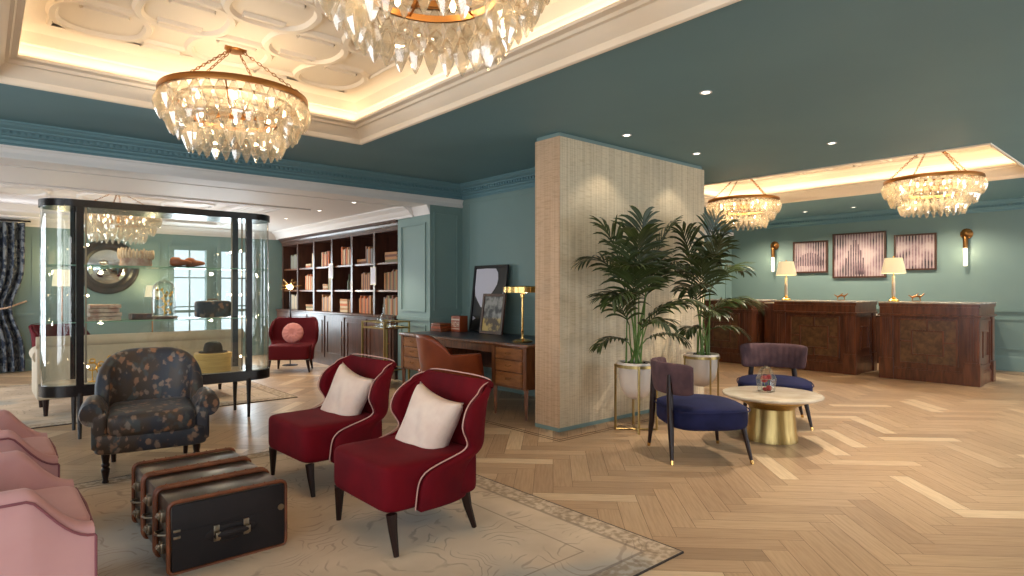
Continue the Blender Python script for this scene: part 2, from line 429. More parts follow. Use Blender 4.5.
def coffer(n, R, z, H, mname, scale, w_lip=.14):
    bm = BM()
    s = H/.37
    prof = [(-.035,z+.001),(-.035,z-.012),(-.02,z-.016),(-.005,z-.010),(0,z+.0),(.004,z+.03*s),(.02,z+.04*s),(.055,z+.085*s),(.07,z+.105*s),(.09,z+.11*s),(.10,z+.13*s),(.135,z+.14*s),(.14,z+.155*s),
            (.13,z+.165*s),(.05,z+.165*s),(0,z+.17*s),(0,z+.22*s),(.03,z+.27*s),(.05,z+.28*s),(.06,z+.30*s),(.11,z+.345*s),(.17,z+.36*s),(.2,z+.365*s),(.22,z+.37*s)]
    frame_sweep(bm, prof, *R)
    struct('trim_%d' % n, bm, mname, ang=25)
    bm = BM(); box(bm, R[0]-.1, R[1]+.1, R[2]-.1, R[3]+.1, z+H, z+H+.05); struct('ceiling_coffer_%d' % n, bm, mname, sm=False)
    # moulded relief
    bm = BM(); zz = z+H
    x0, x1, y0, y1 = R[0]+.36, R[1]-.36, R[2]+.36, R[3]-.36
    tube(bm, [(R[0]+.3, R[2]+.3, zz), (R[1]-.3, R[2]+.3, zz), (R[1]-.3, R[3]-.3, zz), (R[0]+.3, R[3]-.3, zz)], .02, 6, True)
    nx = 5; ny = max(2, round((y1-y0)/((x1-x0)/nx)/1.15))
    cx, cy = (x1-x0)/nx, (y1-y0)/ny
    def sup(mx, my, a, b, e, n=36):
        q = []
        for k in range(n):
            t = 2*PI*k/n; c, s_ = math.cos(t), math.sin(t)
            q.append((mx+a*math.copysign(abs(c)**e, c), my+b*math.copysign(abs(s_)**e, s_), zz))
        return q
    for i in range(nx):
        for j in range(ny):
            mx, my = x0+(i+.5)*cx, y0+(j+.5)*cy
            if (i+j) % 2 == 0: tube(bm, sup(mx, my, cx*.66, cy*.60, .8), .034, 6, True, flat=.9)
            else:
                for e in (-1, 1): tube(bm, [(mx-.13, my+e*cy*.5-.05, zz), (mx+.13, my+e*cy*.5-.05, zz), (mx+.13, my+e*cy*.5+.05, zz), (mx-.13, my+e*cy*.5+.05, zz)], .03, 6, True, flat=.9)
    struct('trim_%d' % (n+10), bm, mname, ang=50)
coffer(1, CA, ZC, .37, 'cream', 1)
coffer(2, CB, ZC, .37, 'cream', 1)
coffer(3, CR, ZC2, .22, 'white', 1)

# herringbone floor: one mesh of planks
bm = BM()
tone = bm.loops.layers.float_color.new('tone'); uvl = bm.loops.layers.uv.new('UVMap')
PL, PW = .65, .13
ca, sa = math.cos(YAW-PI/2+.0), math.sin(YAW-PI/2)   # planks run at 45 degrees to the walls
ca, sa = math.cos(-PI/4), math.sin(-PI/4)
rf = random.Random(3)
def plank(u, v, du, dv, along):
    cu, cv = u+du/2, v+dv/2
    X, Y = cu*ca-cv*sa, cu*sa+cv*ca
    if not (XL-.3 < X < XR+.3 and YL-.3 < Y < YF+.3): return
    if X > XD+.4 and Y > YB+.4: return
    g = .0012
    q = [(u+g, v+g), (u+du-g, v+g), (u+du-g, v+dv-g), (u+g, v+dv-g)]
    vs = [bm.verts.new((a*ca-b*sa, a*sa+b*ca, 0)) for a, b in q]
    f = bm.faces.new(vs); t = min(1, max(0, rf.gauss(.5, .17))); o1, o2 = rf.random()*9, rf.random()*9
    if rf.random() < .05: t = 1
    for l, (a, b) in zip(f.loops, q):
        l[tone] = (t, t, t, 1)
        l[uvl].uv = (a+o1, b+o2) if along else (b+o1, a+o2)
n = int(26/PL)+2
for k in range(-190, 200):
    for j in range(-26, 24):
        # pair (horizontal, vertical) repeated diagonally
        u0 = k*PW + j*(2*PL)*0; 
        bu, bv = k*PW, k*PW
        bu2 = bu + j*2*PL*.5; bv2 = bv - j*2*PL*.5
        plank(bu2, bv2, PL, PW, True)
        plank(bu2+PL, bv2-PL+PW, PW, PL, False) if False else plank(bu2, bv2+PW, PW, PL, False)
floor_o = struct('floor', bm, 'floor', sm=False)
bm = BM(); box(bm, XL, XR+.2, YL, YF, -.1, -.002); struct('floor_base', bm, 'inlay', sm=False)

# walls
def wallbox(name, m, *b):
    bm = BM(); box(bm, *b); return struct(name, bm, m, sm=False)
wallbox('wall_right', 'teal', XR, XR+.2, YL, YB+.2, 0, ZC)
wallbox('wall_middle', 'teal', XD, XR, YB, YB+.2, 0, ZC)
wallbox('wall_desk', 'teal', XD, XD+.14, 4.22, YB, 0, ZC)
wallbox('wall_bookcase', 'teal', XD, XD+.2, YB+.2, YF+.2, 0, ZC2+.1)
wallbox('wall_pier', 'teal', 4.56, XD, YB, 7.74, 0, ZC2)
wallbox('wall_header', 'teal_dark', XL, XD, YB, YB+.2, ZC2, ZC+.06)
# far wall with two window openings
WIN = [(2.64, 3.24, .45, 2.07), (3.45, 4.05, .45, 2.07)]
bm = BM()
box(bm, XL, WIN[0][0], YF, YF+.2, 0, 2.6); box(bm, WIN[0][1], WIN[1][0], YF, YF+.2, 0, 2.6); box(bm, WIN[1][1], XD+.2, YF, YF+.2, 0, 2.6)
for w in WIN: box(bm, w[0], w[1], YF, YF+.2, 0, w[2]); box(bm, w[0], w[1], YF, YF+.2, w[3], 2.6)
struct('wall_far', bm, 'teal', sm=False)
def window_y(n, x0, x1, z0, z1, y, nx, nz):
    bm = BM()
    for a, b, c, d in ((x0-.06,x0+.03,z0-.06,z1+.06),(x1-.03,x1+.06,z0-.06,z1+.06),(x0+.03,x1-.03,z1-.03,z1+.06),(x0+.03,x1-.03,z0-.06,z0+.03)): box(bm, a, b, y-.03, y+.06, c, d)
    for i in range(1, nx): xx = x0+(x1-x0)*i/nx; box(bm, xx-.012, xx+.012, y+.02, y+.05, z0+.03, z1-.03)
    for i in range(1, nz): zz = z0+(z1-z0)*i/nz; box(bm, x0+.03, x1-.03, y+.022, y+.048, zz-.012, zz+.012)
    o = struct('window_%d' % n, bm, 'teal', sm=False)
    bm = BM(); box(bm, x0+.03, x1-.03, y+.07, y+.075, z0+.03, z1-.03); g = obj('pane', bm, 'daypane', o, sm=False); return o
for i, w in enumerate(WIN): window_y(i+1, w[0], w[1], w[2], w[3], YF, 2, 3)
# walls behind the camera, each with tall windows that let the daylight in, some added for brightness
def holed_wall(name, axis, c0, c1, a0, a1, z1, wins):
    bm = BM(); e = [a0]+[v for w in wins for v in w[:2]]+[a1]
    def bx(p, q, z0, zz):
        if axis == 'x': box(bm, c0, c1, p, q, z0, zz)
        else: box(bm, p, q, c0, c1, z0, zz)
    for i in range(0, len(e), 2): bx(e[i], e[i+1], 0, z1)
    for w in wins: bx(w[0], w[1], 0, w[2]); bx(w[0], w[1], w[3], z1)
    struct(name, bm, 'teal', sm=False)
WW = [(-2.2, -.7, .3, 2.45), (.3, 1.9, .3, 2.45), (3.0, 4.6, .3, 2.45), (8.0, 9.6, .3, 2.3), (10.3, 11.9, .3, 2.3)]
SW = [(-2.3, -.9, .3, 2.45), (5.6, 7.2, .3, 2.45), (8.4, 10.0, .3, 2.45), (10.6, 12.1, .3, 2.45)]  # the unseen windows toward reception are added to brighten that area
holed_wall('wall_left', 'x', XL-.2, XL, YL-.2, YF+.2, ZC, WW)
holed_wall('wall_back', 'y', YL-.2, YL, XL, XR, ZC, SW)
k = 3
def sash(n, axis, c, w):
    bm = BM()
    def bx(p, q, z0, z1, d=.03):
        if axis == 'x': box(bm, c-.12, c-.12+d, p, q, z0, z1)
        else: box(bm, p, q, c-.12, c-.12+d, z0, z1)
    bx(w[0], w[0]+.06, w[2], w[3]); bx(w[1]-.06, w[1], w[2], w[3]); bx(w[0]+.06, w[1]-.06, w[2], w[2]+.06); bx(w[0]+.06, w[1]-.06, w[3]-.06, w[3])
    m_ = (w[0]+w[1])/2; bx(m_-.015, m_+.015, w[2]+.06, w[3]-.06, .025)
    for f in (.33, .66): zz = w[2]+(w[3]-w[2])*f; bx(w[0]+.06, w[1]-.06, zz-.015, zz+.015, .02)
    o = struct('window_%d' % n, bm, 'white', sm=False)
    bm = BM()
    if axis == 'x': box(bm, c-.145, c-.14, w[0], w[1], w[2], w[3])
    else: box(bm, w[0], w[1], c-.145, c-.14, w[2], w[3])
    obj('pane', bm, 'glass', o, sm=False)
for w in WW: sash(k, 'x', XL, w); k += 1
for w in SW: sash(k, 'y', YL, w); k += 1

# partition clad in woven wallcovering
PX0, PX1, PY0, PY1 = 3.98, 6.41, 3.90, 4.22
bm = BM(); box(bm, PX0+.012, PX1, PY0, PY1, .035, 2.71); part = struct('wall_partition', bm, 'grass', sm=False)
bm = BM(); box(bm, PX0, PX0+.011, PY0, PY1, .035, 2.71); obj('end_panel', bm, 'grass_end', part, sm=False)
bm = BM(); box(bm, PX0+.02, PX1-.02, PY0+.02, PY1, 2.71, ZC); obj('top_strip', bm, 'teal', part, sm=False)
bm = BM(); box(bm, PX0-.002, PX1+.002, PY0-.002, PY1, 0, .035); struct('baseboard_partition', bm, 'teal', sm=False)

# dentil cornice, cream crown, rails
def cornice(name, p0, p1, out, z=ZC, m='teal_dark', drop=.19):
    bm = BM()
    prof = [(0,z),(.17,z),(.17,z-.015),(.155,z-.02),(.145,z-.035),(.12,z-.05),(.105,z-.055),(.10,z-.07),(.075,z-.07),(.075,z-.105),(.05,z-.11),(.045,z-.125),(.02,z-.14),(.018,z-.165),(.008,z-.17),(.008,z-drop),(0,z-drop)]
    run(bm, prof, p0, p1, out)
    a = Vector(p0); b = Vector(p1); Ln = (b-a).length; t = (b-a)/Ln; nn = int(Ln/.05)
    for i in range(nn):
        c = a+t*(i+.5)*.05; o = Vector(out)
        lo = c-t*.014+o*.075; hi = c+t*.014+o*.095
        box(bm, min(lo.x,hi.x), max(lo.x,hi.x), min(lo.y,hi.y), max(lo.y,hi.y), z-.10, z-.072)
    struct(name, bm, m, ang=25)
cornice('trim_21', (XL, YB), (XD, YB), (0,-1))
cornice('trim_22', (XD, 4.22), (XD, YB), (-1,0))
cornice('trim_23', (XR, YL), (XR, YB), (-1,0), drop=.15)
cornice('trim_24', (XD+.14, YB), (XR, YB), (0,-1))
bm = BM()
run(bm, [(0,2.56),(.04,2.56),(.04,2.545),(.03,2.535),(.02,2.50),(.03,2.47),(.03,2.45),(0,2.45)], (XL, YB), (XD-.01, YB), (0,-1))
run(bm, [(0,2.56),(.06,2.56),(.05,2.50),(.02,2.45),(0,2.45)], (XD+.14, YB), (XR-.01, YB), (0,-1))
struct('trim_25', bm, 'white', ang=25)
bm = BM()    # stepped soffit under the header
box(bm, XL, XD, YB-.0, YB+.35, 2.449, 2.469); box(bm, XL, 4.5, YB+.45, YB+.50, 2.455, 2.469); box(bm, XL, 3.6, 8.55, 8.68, 2.452, 2.469); box(bm, 3.22, 3.3, 8.68, 11.7, 2.452, 2.469)
struct('trim_26', bm, 'white', sm=False)
def crown(name, p0, p1, out, z, s=1., m='white'):
    bm = BM()
    run(bm, [(0,z),(.16*s,z),(.16*s,z-.02),(.13*s,z-.04),(.09*s,z-.06),(.06*s,z-.10),(.03*s,z-.12),(.02*s,z-.15),(0,z-.15)], p0, p1, out)
    struct(name, bm, m, ang=25)
crown('trim_27', (4.55, 7.3), (4.55, YF), (-1,0), ZC2)
crown('trim_28', (XL, YF), (4.55, YF), (0,-1), ZC2)
crown('trim_29', (4.57, YB+.001), (4.57, 7.3), (-1,0), 2.45, .35)
def panel_mould(bm, axis, c, out, a0, a1, z0, z1, w=.022, d=.014):
    """raised rectangular moulding on a wall plane"""
    for p, q, r, s in ((a0, a1, z0, z0+w), (a0, a1, z1-w, z1), (a0, a0+w, z0+w, z1-w), (a1-w, a1, z0+w, z1-w)):
        lo, hi = sorted((c, c+out*d))
        if axis == 'x': box(bm, lo, hi, p, q, r, s)
        else: box(bm, p, q, lo, hi, r, s)
bm = BM()
for a0, a1 in ((4.3, 6.75),): panel_mould(bm, 'x', XD, -1, a0, a1, 1.06, 2.5, .01, .006)
box(bm, XD-.03, XD, 4.22, YB, .90, .95); box(bm, XD-.02, XD, 4.22, YB, .95, .97)
panel_mould(bm, 'x', XD, -1, 4.3, 6.75, .2, .82)
struct('trim_30', bm, 'teal', sm=False)
bm = BM()
panel_mould(bm, 'x', 4.56, -1, 7.0, 7.64, 1.0, 2.22); panel_mould(bm, 'x', 4.56, -1, 7.0, 7.64, .2, .82)
panel_mould(bm, 'y', YB, -1, 4.62, 5.02, 1.02, 2.36); box(bm, 4.54, 4.56, YB, 7.74, .88, .93); box(bm, 4.54, XD, YB-.02, YB, .88, .93)
struct('trim_31', bm, 'teal', sm=False)
bm = BM()
box(bm, XR-.035, XR, YL, YB, .95, .985); box(bm, XR-.02, XR, YL, YB, .985, 1.005); box(bm, XR-.02, XR, YL, YB, .92, .935)
for a0, a1 in ((-2.6,-.6), (-.4,1.6), (1.8,3.8), (4.0,6.6)): panel_mould(bm, 'x', XR, -1, a0, a1, .34, .84, .025, .018)
struct('trim_32', bm, 'teal', sm=False)
bm = BM(); run(bm, [(0,0),(.02,0),(.02,.2),(.012,.22),(0,.24)], (XR, YL), (XR, YB), (-1,0)); struct('baseboard_right', bm, 'teal', ang=25)
bm = BM(); run(bm, [(0,0),(.02,0),(.02,.16),(.012,.18),(0,.2)], (XD, 4.22), (XD, YB-.02), (-1,0)); struct('baseboard_desk', bm, 'teal', ang=25)
bm = BM(); run(bm, [(0,0),(.02,0),(.02,.16),(.012,.18),(0,.2)], (XL, YF), (4.55, YF), (0,-1)); struct('baseboard_far', bm, 'teal', ang=25)
bm = BM()
box(bm, XL, 4.6, YF-.03, YF, .88, .93)
for a0, a1 in ((-.4,.35), (.62,1.15), (1.3, 2.45)): panel_mould(bm, 'y', YF, -1, a0, a1, 1.05, 2.2); panel_mould(bm, 'y', YF, -1, a0, a1, .28, .8)
struct('trim_33', bm, 'teal', sm=False)
bm = BM()
for a0, a1 in ((6.5, 8.2), (8.4, 10.2), (10.4, 12.2)): panel_mould(bm, 'y', YB, -1, a0, a1, 1.1, 2.3)
box(bm, XD+.14, XR, YB-.03, YB, .95, .985)
struct('trim_34', bm, 'teal', sm=False)
# inlaid floor border round the partition and before the counters
bm = BM()
def strip(x0, x1, y0, y1): box(bm, x0, x1, y0, y1, 0, .0015)
for o1 in (.20, .245):
    strip(PX0-o1, PX1+o1, PY0-o1, PY0-o1+.01); strip(PX0-o1, PX0-o1+.01, PY0-o1+.01, YB-.5); strip(PX1+o1-.01, PX1+o1, PY0-o1+.01, YB-.4)
for o1 in (.45, .50): strip(XR-o1, XR-o1+.012, YL, YB)
struct('trim_35', bm, 'inlay', sm=False)

# ------------------------------------------------------------------ rugs
def rug(name, x0, x1, y0, y1, label):
    bm = BM(); box(bm, x0, x1, y0, y1, 0.0, .008); o = obj(name, bm, 'rug', sm=False); tag(o, label, 'rug')
    bm = BM()
    for a, b, c, d in ((x0-.006, x1+.006, y0-.006, y0), (x0-.006, x1+.006, y1, y1+.006), (x0-.006, x0, y0, y1), (x1, x1+.006, y0, y1)): box(bm, a, b, c, d, 0, .009)
    obj('binding', bm, 'rug_edge', o, sm=False)
rug('rug', -1.3, 2.61, 1.71, 4.95, 'faded beige patterned rug under the trunks and red velvet chairs')
rug('rug', -1.2, 2.88, 7.25, 10.6, 'grey-beige rug behind the display cabinet under the cream sofa')
RUG = .009

# ------------------------------------------------------------------ chandeliers
def drop_mesh():
    bm = BM()
    lathe(bm, [(.006, 0), (.014, -.012), (.040, -.070), (.042, -.085), (.030, -.125), (.009, -.172), (.004, -.18)], 6)
    return bm
def make_chandelier(label, loc, zc, group):
    """origin at the hoop; zc is the ceiling height the canopy hangs from"""
    t = thing('chandelier', label, 'chandelier', loc, .1, group)
    R = .50; h = zc-loc[2]
    bm = BM(); lathe(bm, [(R+.012,-.045),(R+.018,-.02),(R+.012,.0),(R-.008,.0),(R-.012,-.04),(R-.012,-.045),(R+.012,-.045)], 56, cap=False); obj('hoop', bm, 'brass_soft' if 0 else 'brass_old', t)
    bm = BM(); lathe(bm, [(.30,-.20),(.30,-.17),(.285,-.17),(.285,-.20),(.30,-.20)], 40, cap=False)
    lathe(bm, [(.40,-.08),(.40,-.06),(.39,-.06),(.39,-.08),(.40,-.08)], 40, cap=False)
    for k in range(6):
        a = k*PI/3; c, s = math.cos(a), math.sin(a)
        tube(bm, [(0,0,-.12), (c*.29, s*.29, -.185)], .006, 6); tube(bm, [(c*.29,s*.29,-.18),(c*(R-.01),s*(R-.01),-.02)], .005, 6)
    lathe(bm, [(.001,-.16),(.03,-.15),(.03,-.09),(.001,-.08)], 12)
    obj('inner_frame', bm, 'brass_old', t)
    bm = BM(); lathe(bm, [(.001,h-.001),(.075,h-.001),(.078,h-.02),(.06,h-.035),(.001,h-.04)], 24); obj('canopy', bm, 'brass_old', t)
    for k in range(4):
        a = k*PI/2+.6; c, s = math.cos(a), math.sin(a)
        p0 = Vector((c*.06, s*.06, h-.04)); p1 = Vector((c*R, s*R, -.002)); L = (p1-p0).length; nn = max(6, int(L/.035)); bm = BM()
        d = (p1-p0).normalized(); u = d.cross(Vector((0,0,1))).normalized(); w = d.cross(u)
        for i in range(nn):
            q = p0+(p1-p0)*((i+.5)/nn); sd = u if i % 2 else w; l = L/nn*.62
            tube(bm, [q+d*l*math.cos(z)+sd*.009*math.sin(z) for z in [2*PI*m/8 for m in range(8)]], .0032, 5, True)
        obj('chain', bm, 'brass_old', t)
    proto = None
    for (r, z, nn, off) in ((R, -.035, 38, 0), (R-.07, -.145, 34, .5), (R-.18, -.26, 27, 0)):
        for k in range(nn):
            a = 2*PI*(k+off)/nn
            if proto is None: proto = obj('glass_drop', drop_mesh(), 'crystal', t, ang=20); o = proto
            else: o = proto.copy(); COL.objects.link(o)
            o.location = (r*math.cos(a), r*math.sin(a), z); o.rotation_euler = (0, .0, a); 
            s = rnd.uniform(.96, 1.05); o.scale = (s, s, s)
    b0 = None
    for k in range(8):
        a = 2*PI*(k+.5)/8
        if b0 is None:
            bm = BM(); lathe(bm, [(.004,0),(.013,.012),(.015,.03),(.008,.05),(.002,.062)], 10); o = b0 = obj('bulb', bm, 'bulb', t)
        else: o = b0.copy(); COL.objects.link(o)
        o.location = (.34*math.cos(a), .34*math.sin(a), -.13)
    return t
CH_P = 9
ch = make_chandelier('glass-drop chandelier hanging above the floral armchair, seen whole with its brass hoop', (1.44, 4.80, 2.76), ZC+.37, 'chandeliers in the front coffered ceiling')
lst = [(1.44, 4.80, 2.76)]
dup(ch, (1.44, 2.16, 2.76), .3, 'largest glass-drop chandelier, cut off by the top edge above the red chairs')
lst.append((1.44, 2.16, 2.76))
dup(ch, (8.77, 2.22, 2.66), .2, 'glass chandelier above the rightmost reception counter, near the round wall sconce', 'chandeliers in the reception ceiling recess')
dup(ch, (8.77, 4.67, 2.68), .5, 'glass chandelier above the palms, at the partition end of the reception recess', 'chandeliers in the reception ceiling recess')
dup(ch, (1.44, 10.0, 2.40), .7, 'glass chandelier in the back lounge, seen through the display cabinet', 'chandelier in the back lounge')
lst += [(8.77, 2.22, 2.66), (8.77, 4.67, 2.68), (1.44, 10.0, 2.40)]
for o in [o for o in bpy.data.objects if o.name.startswith('canopy') or o.name.startswith('chain')]:
    pz = o.parent.location.z
    if abs(pz-2.76) > .001:
        top = (ZC+.37) if pz > 2.5 else (ZC2+.22)
        hh = top-pz
        if o.name.startswith('canopy'): o.location.z = hh-(ZC+.37-2.76)
        else: o.scale.z = (hh-.04)/(ZC+.37-2.76-.04)
for i, p in enumerate(lst):
    for k in range(3):
        a = 2*PI*k/3+.4
        point('chandelier_bulb_light', (p[0]+.2*math.cos(a), p[1]+.2*math.sin(a), p[2]-.12), CH_P/3*(2.2 if p[0] > 5 else .35 if p[1] > 7 else 1), (1,.76,.48), .04)

# downlights
def downlight(x, y, z, label, p=30, ang=75, grp='recessed ceiling downlights'):
    t = thing('downlight', label, 'ceiling light', (x, y, z), 0, grp)
    bm = BM(); lathe(bm, [(.030,-.001),(.045,-.001),(.045,-.006),(.032,-.006),(.030,-.001)], 20, cap=False); obj('trim_ring', bm, 'white', t)
    bm = BM(); lathe(bm, [(.0005,-.002),(.029,-.002),(.029,-.003),(.0005,-.003)], 16); obj('lens', bm, 'spot', t)
    if p: spot('downlight_beam', (x, y, z-.03), p, ang=ang)
downlight(4.00, 2.42, ZC, 'recessed downlight in the teal ceiling nearest the large chandelier', 60, 80)
downlight(4.55, 3.576, ZC, 'recessed downlight in the teal ceiling just before the beige partition', 7, 100)
downlight(6.32, 2.44, ZC, 'recessed downlight in the teal ceiling before the reception recess', 150, 105)
downlight(5.72, 3.57, ZC, 'recessed downlight near the far end of the beige partition top', 7, 100)
for y_, l_ in ((2.8, 'rightmost reception counter, before the round wall light, added to brighten the wall'), (4.08, 'gap between the middle and rightmost counters'), (4.91, 'left end of the middle reception counter'), (5.9, 'leftmost reception counter, added to brighten the wall')):  # outermost two are added to brighten the reception wall
    downlight(11.5, y_, ZC, 'recessed downlight beyond the reception recess, above the '+l_, 52, 140)
for i, (x, y) in enumerate([(3.75, 8.6), (3.75, 9.9), (3.75, 11.2), (3.75, 7.5)]):
    downlight(x, y, ZC2, ['recessed downlight in the white lounge ceiling, second from the header', 'recessed downlight in the white lounge ceiling before the middle bays', 'recessed downlight in the white lounge ceiling farthest along the bookcase', 'recessed downlight in the white lounge ceiling closest to the header'][i], 45, 90)

# ------------------------------------------------------------------ red wing chairs
def interp(tab, z):
    if z <= tab[0][0]: return tab[0][1]
    for (a, b), (c, d) in zip(tab, tab[1:]):
        if z <= c: return b+(d-b)*(z-a)/(c-a)
    return tab[-1][1]
def sinterp(tab, z, w=.022):
    return sum(interp(tab, z+w*k/3) for k in range(-3, 4))/7
XE = [(a, b+.025) for a, b in [(.19,.14),(.31,.13),(.36,.11),(.395,.05),(.412,-.03),(.43,-.12),(.46,-.165),(.51,-.145),(.56,-.115),(.60,-.11),(.65,-.125),(.69,-.145),(.73,-.185),(.76,-.23),(.785,-.28),(.80,-.33)]]
def smooth_path(p, it=3):
    p = [Vector(q) for q in p]
    for _ in range(it):
        q = [p[0]]
        for a, b in zip(p, p[1:]): q += [a.lerp(b, .25), a.lerp(b, .75)]
        p = q+[p[-1]]
        if len(p) > 400: break
    return p
def make_red(label, group, loc, rz, top=0.):
    t = thing('wing_chair', label, 'armchair', loc, rz, group)
    ZS = [a for a, b in XE]
    def bulge(z): return .025*math.sin(min(1, max(0, (z-.42)/.3))*PI)
    def half(z): return .315+bulge(z)+.035*min(1, max(0, (z-.2)/.5)) - ((.045*((z-.72)/.08)**2) if z > .72 else 0)
    def xb(z): return -.225-.085*(z-.2)/.6
    def P(u, z):
        th = (u*2-1)*PI/2
        e = .62
        c, s = abs(math.cos(th))**e, math.copysign(abs(math.sin(th))**e, math.sin(th))
        b = xb(z); xe = max(sinterp(XE, z) if z < .79 else interp(XE, z), b+.002)
        zz = z + max(0, z-.45)/.35*(top-.022*abs(u*2-1)**2)
        return Vector((b+(xe-b)*(1-c), half(z)*s, zz))
    NU = 41; zs = [ZS[0]+(ZS[-1]-ZS[0])*i/60 for i in range(61)]
    bm = BM(); V = [[bm.verts.new(P(i/(NU-1), z)) for z in zs] for i in range(NU)]
    for i in range(NU-1):
        for j in range(len(zs)-1): bm.faces.new((V[i][j], V[i+1][j], V[i+1][j+1], V[i][j+1]))
    obj('shell', bm, 'red', t, solid=.045, off=0)
    # piping runs up one front edge, over the top and down the other
    path = [P(0, z) for z in zs]+[P(i/(NU-1), zs[-1]) for i in range(3, NU-3, 2)]+[P(1, z) for z in zs[::-1]]
    out = []
    for q in path:
        out.append(q+Vector((.018 if q.x > -.3 else .0, 0, .02 if q.z > .74 else .006)))
    bm = BM(); tube(bm, smooth_path(out), .0038, 6); obj('piping', bm, 'piping', t)
    bm = BM(); 
    blob(bm, (.055, 0, .315), (.29, .313, .120), .22, .2, 44, 22)
    obj('seat', bm, 'red', t, ang=60)
    for x, y, dx, dy in ((.30,.285,-.01,.03),(.30,-.285,-.01,-.03),(-.17,.25,-.05,.02),(-.17,-.25,-.05,-.02)):
        bm = BM(); tube(bm, [(x,y,.20),(x+dx*.3,y+dy*.3,.12),(x+dx,y+dy,0)], [.029,.023,.014], 8); obj('leg', bm, 'leg', t)
    return t
G_RED = 'red velvet wing chairs by the trunks'
red1 = make_red('red velvet wing chair with cream piping, nearer of the pair beside the trunks', G_RED, (1.805, 2.90, RUG), PI, -.01)
dup(red1, (1.84, 4.00, RUG), PI+.04, 'red velvet wing chair with cream piping, farther of the pair, near the leather desk chair')
red3 = make_red('burgundy velvet wing chair holding a round pink cushion, beside the bookcase', 'wing chairs in the back lounge', (3.80, 9.75, 0), PI+1.0, .04)
for ch_ in red3.children:
    if ch_.name.startswith(('shell', 'seat.')) or ch_.name == 'seat':
        ch_.data.materials[0] = M['red_dark']
    if ch_.name.startswith('piping'): ch_.data.materials[0] = M['red_dark']
red3.scale = (1.0, 1.0, 1.0)
dup(red3, (.90, 9.8, RUG), -.9, 'burgundy chair half hidden behind the left end of the cream sofa')

def pillow(name, label, mname, s, th, c, rot, group=None):
    bm = BM()
    def f(u, v, sgn):
        x, y = u*2-1, v*2-1
        k = (1-x*x)**.5*(1-y*y)**.5 if abs(x) < 1 and abs(y) < 1 else 0
        sx = x*(1-.13*(1-y*y)); sy = y*(1-.13*(1-x*x))
        nz = noise.noise(Vector((x*1.6, y*1.6, s*9)))*.02
        dent = -.02*math.exp(-((x-.2)**2+(y+.1)**2)*9) if sgn > 0 else 0
        return Vector((sx*s/2, sy*s/2, sgn*(th/2*k**.6)+(nz+dent)*k))
    n = 22
    for sgn in (1, -1): grid(bm, lambda u, v: f(u, v, sgn), n, n)
    bmesh.ops.remove_doubles(bm, verts=bm.verts, dist=.0006)
    o = obj(name, bm, mname, ang=70); o.location = c; o.rotation_euler = rot
    return tag(o, label, 'cushion', group)
pillow('cushion', 'ivory square cushion on the nearer red wing chair', 'cushion', .41, .17, (1.90, 2.94, .60), Matrix.Rotation(math.radians(100), 3, 'Z').to_euler(), 'ivory cushions on the red chairs')
def lean(o, yaw, tilt, roll):
    """stand the flat pillow up: its face looks along yaw, leaning back by tilt, spun by roll"""
    o.rotation_euler = (Matrix.Rotation(yaw, 3, 'Z') @ Matrix.Rotation(PI/2-tilt, 3, 'Y') @ Matrix.Rotation(roll, 3, 'Z')).to_euler()
cu1 = bpy.data.objects['cushion']; cu1.location = (1.90, 2.90, .532); lean(cu1, PI+.12, .33, -.2)
cu2 = pillow('cushion', 'ivory square cushion on the farther red wing chair', 'cushion', .42, .15, (1.94, 4.00, .538), (0,0,0), 'ivory cushions on the red chairs'); lean(cu2, PI+.16, .33, -.22)
bm = BM()
def rc(p):
    r = math.hypot(p.x, p.y)/.2; p.z *= 1; p.z += (.03*math.cos(12*math.atan2(p.y, p.x))*.25*r if r > .2 else -.03*(1-r/.2)) * (1 if p.z > 0 else -1); return p
blob(bm, (0,0,0), (.165,.165,.055), .8, 1., 48, 16, rc)
o = obj('round_cushion', bm, 'cushion_pink', ang=70); tag(o, 'round pleated pink cushion on the burgundy chair by the bookcase', 'cushion'); o.location = (3.77, 9.66, .61); lean(o, PI+1.0, .28, 0)

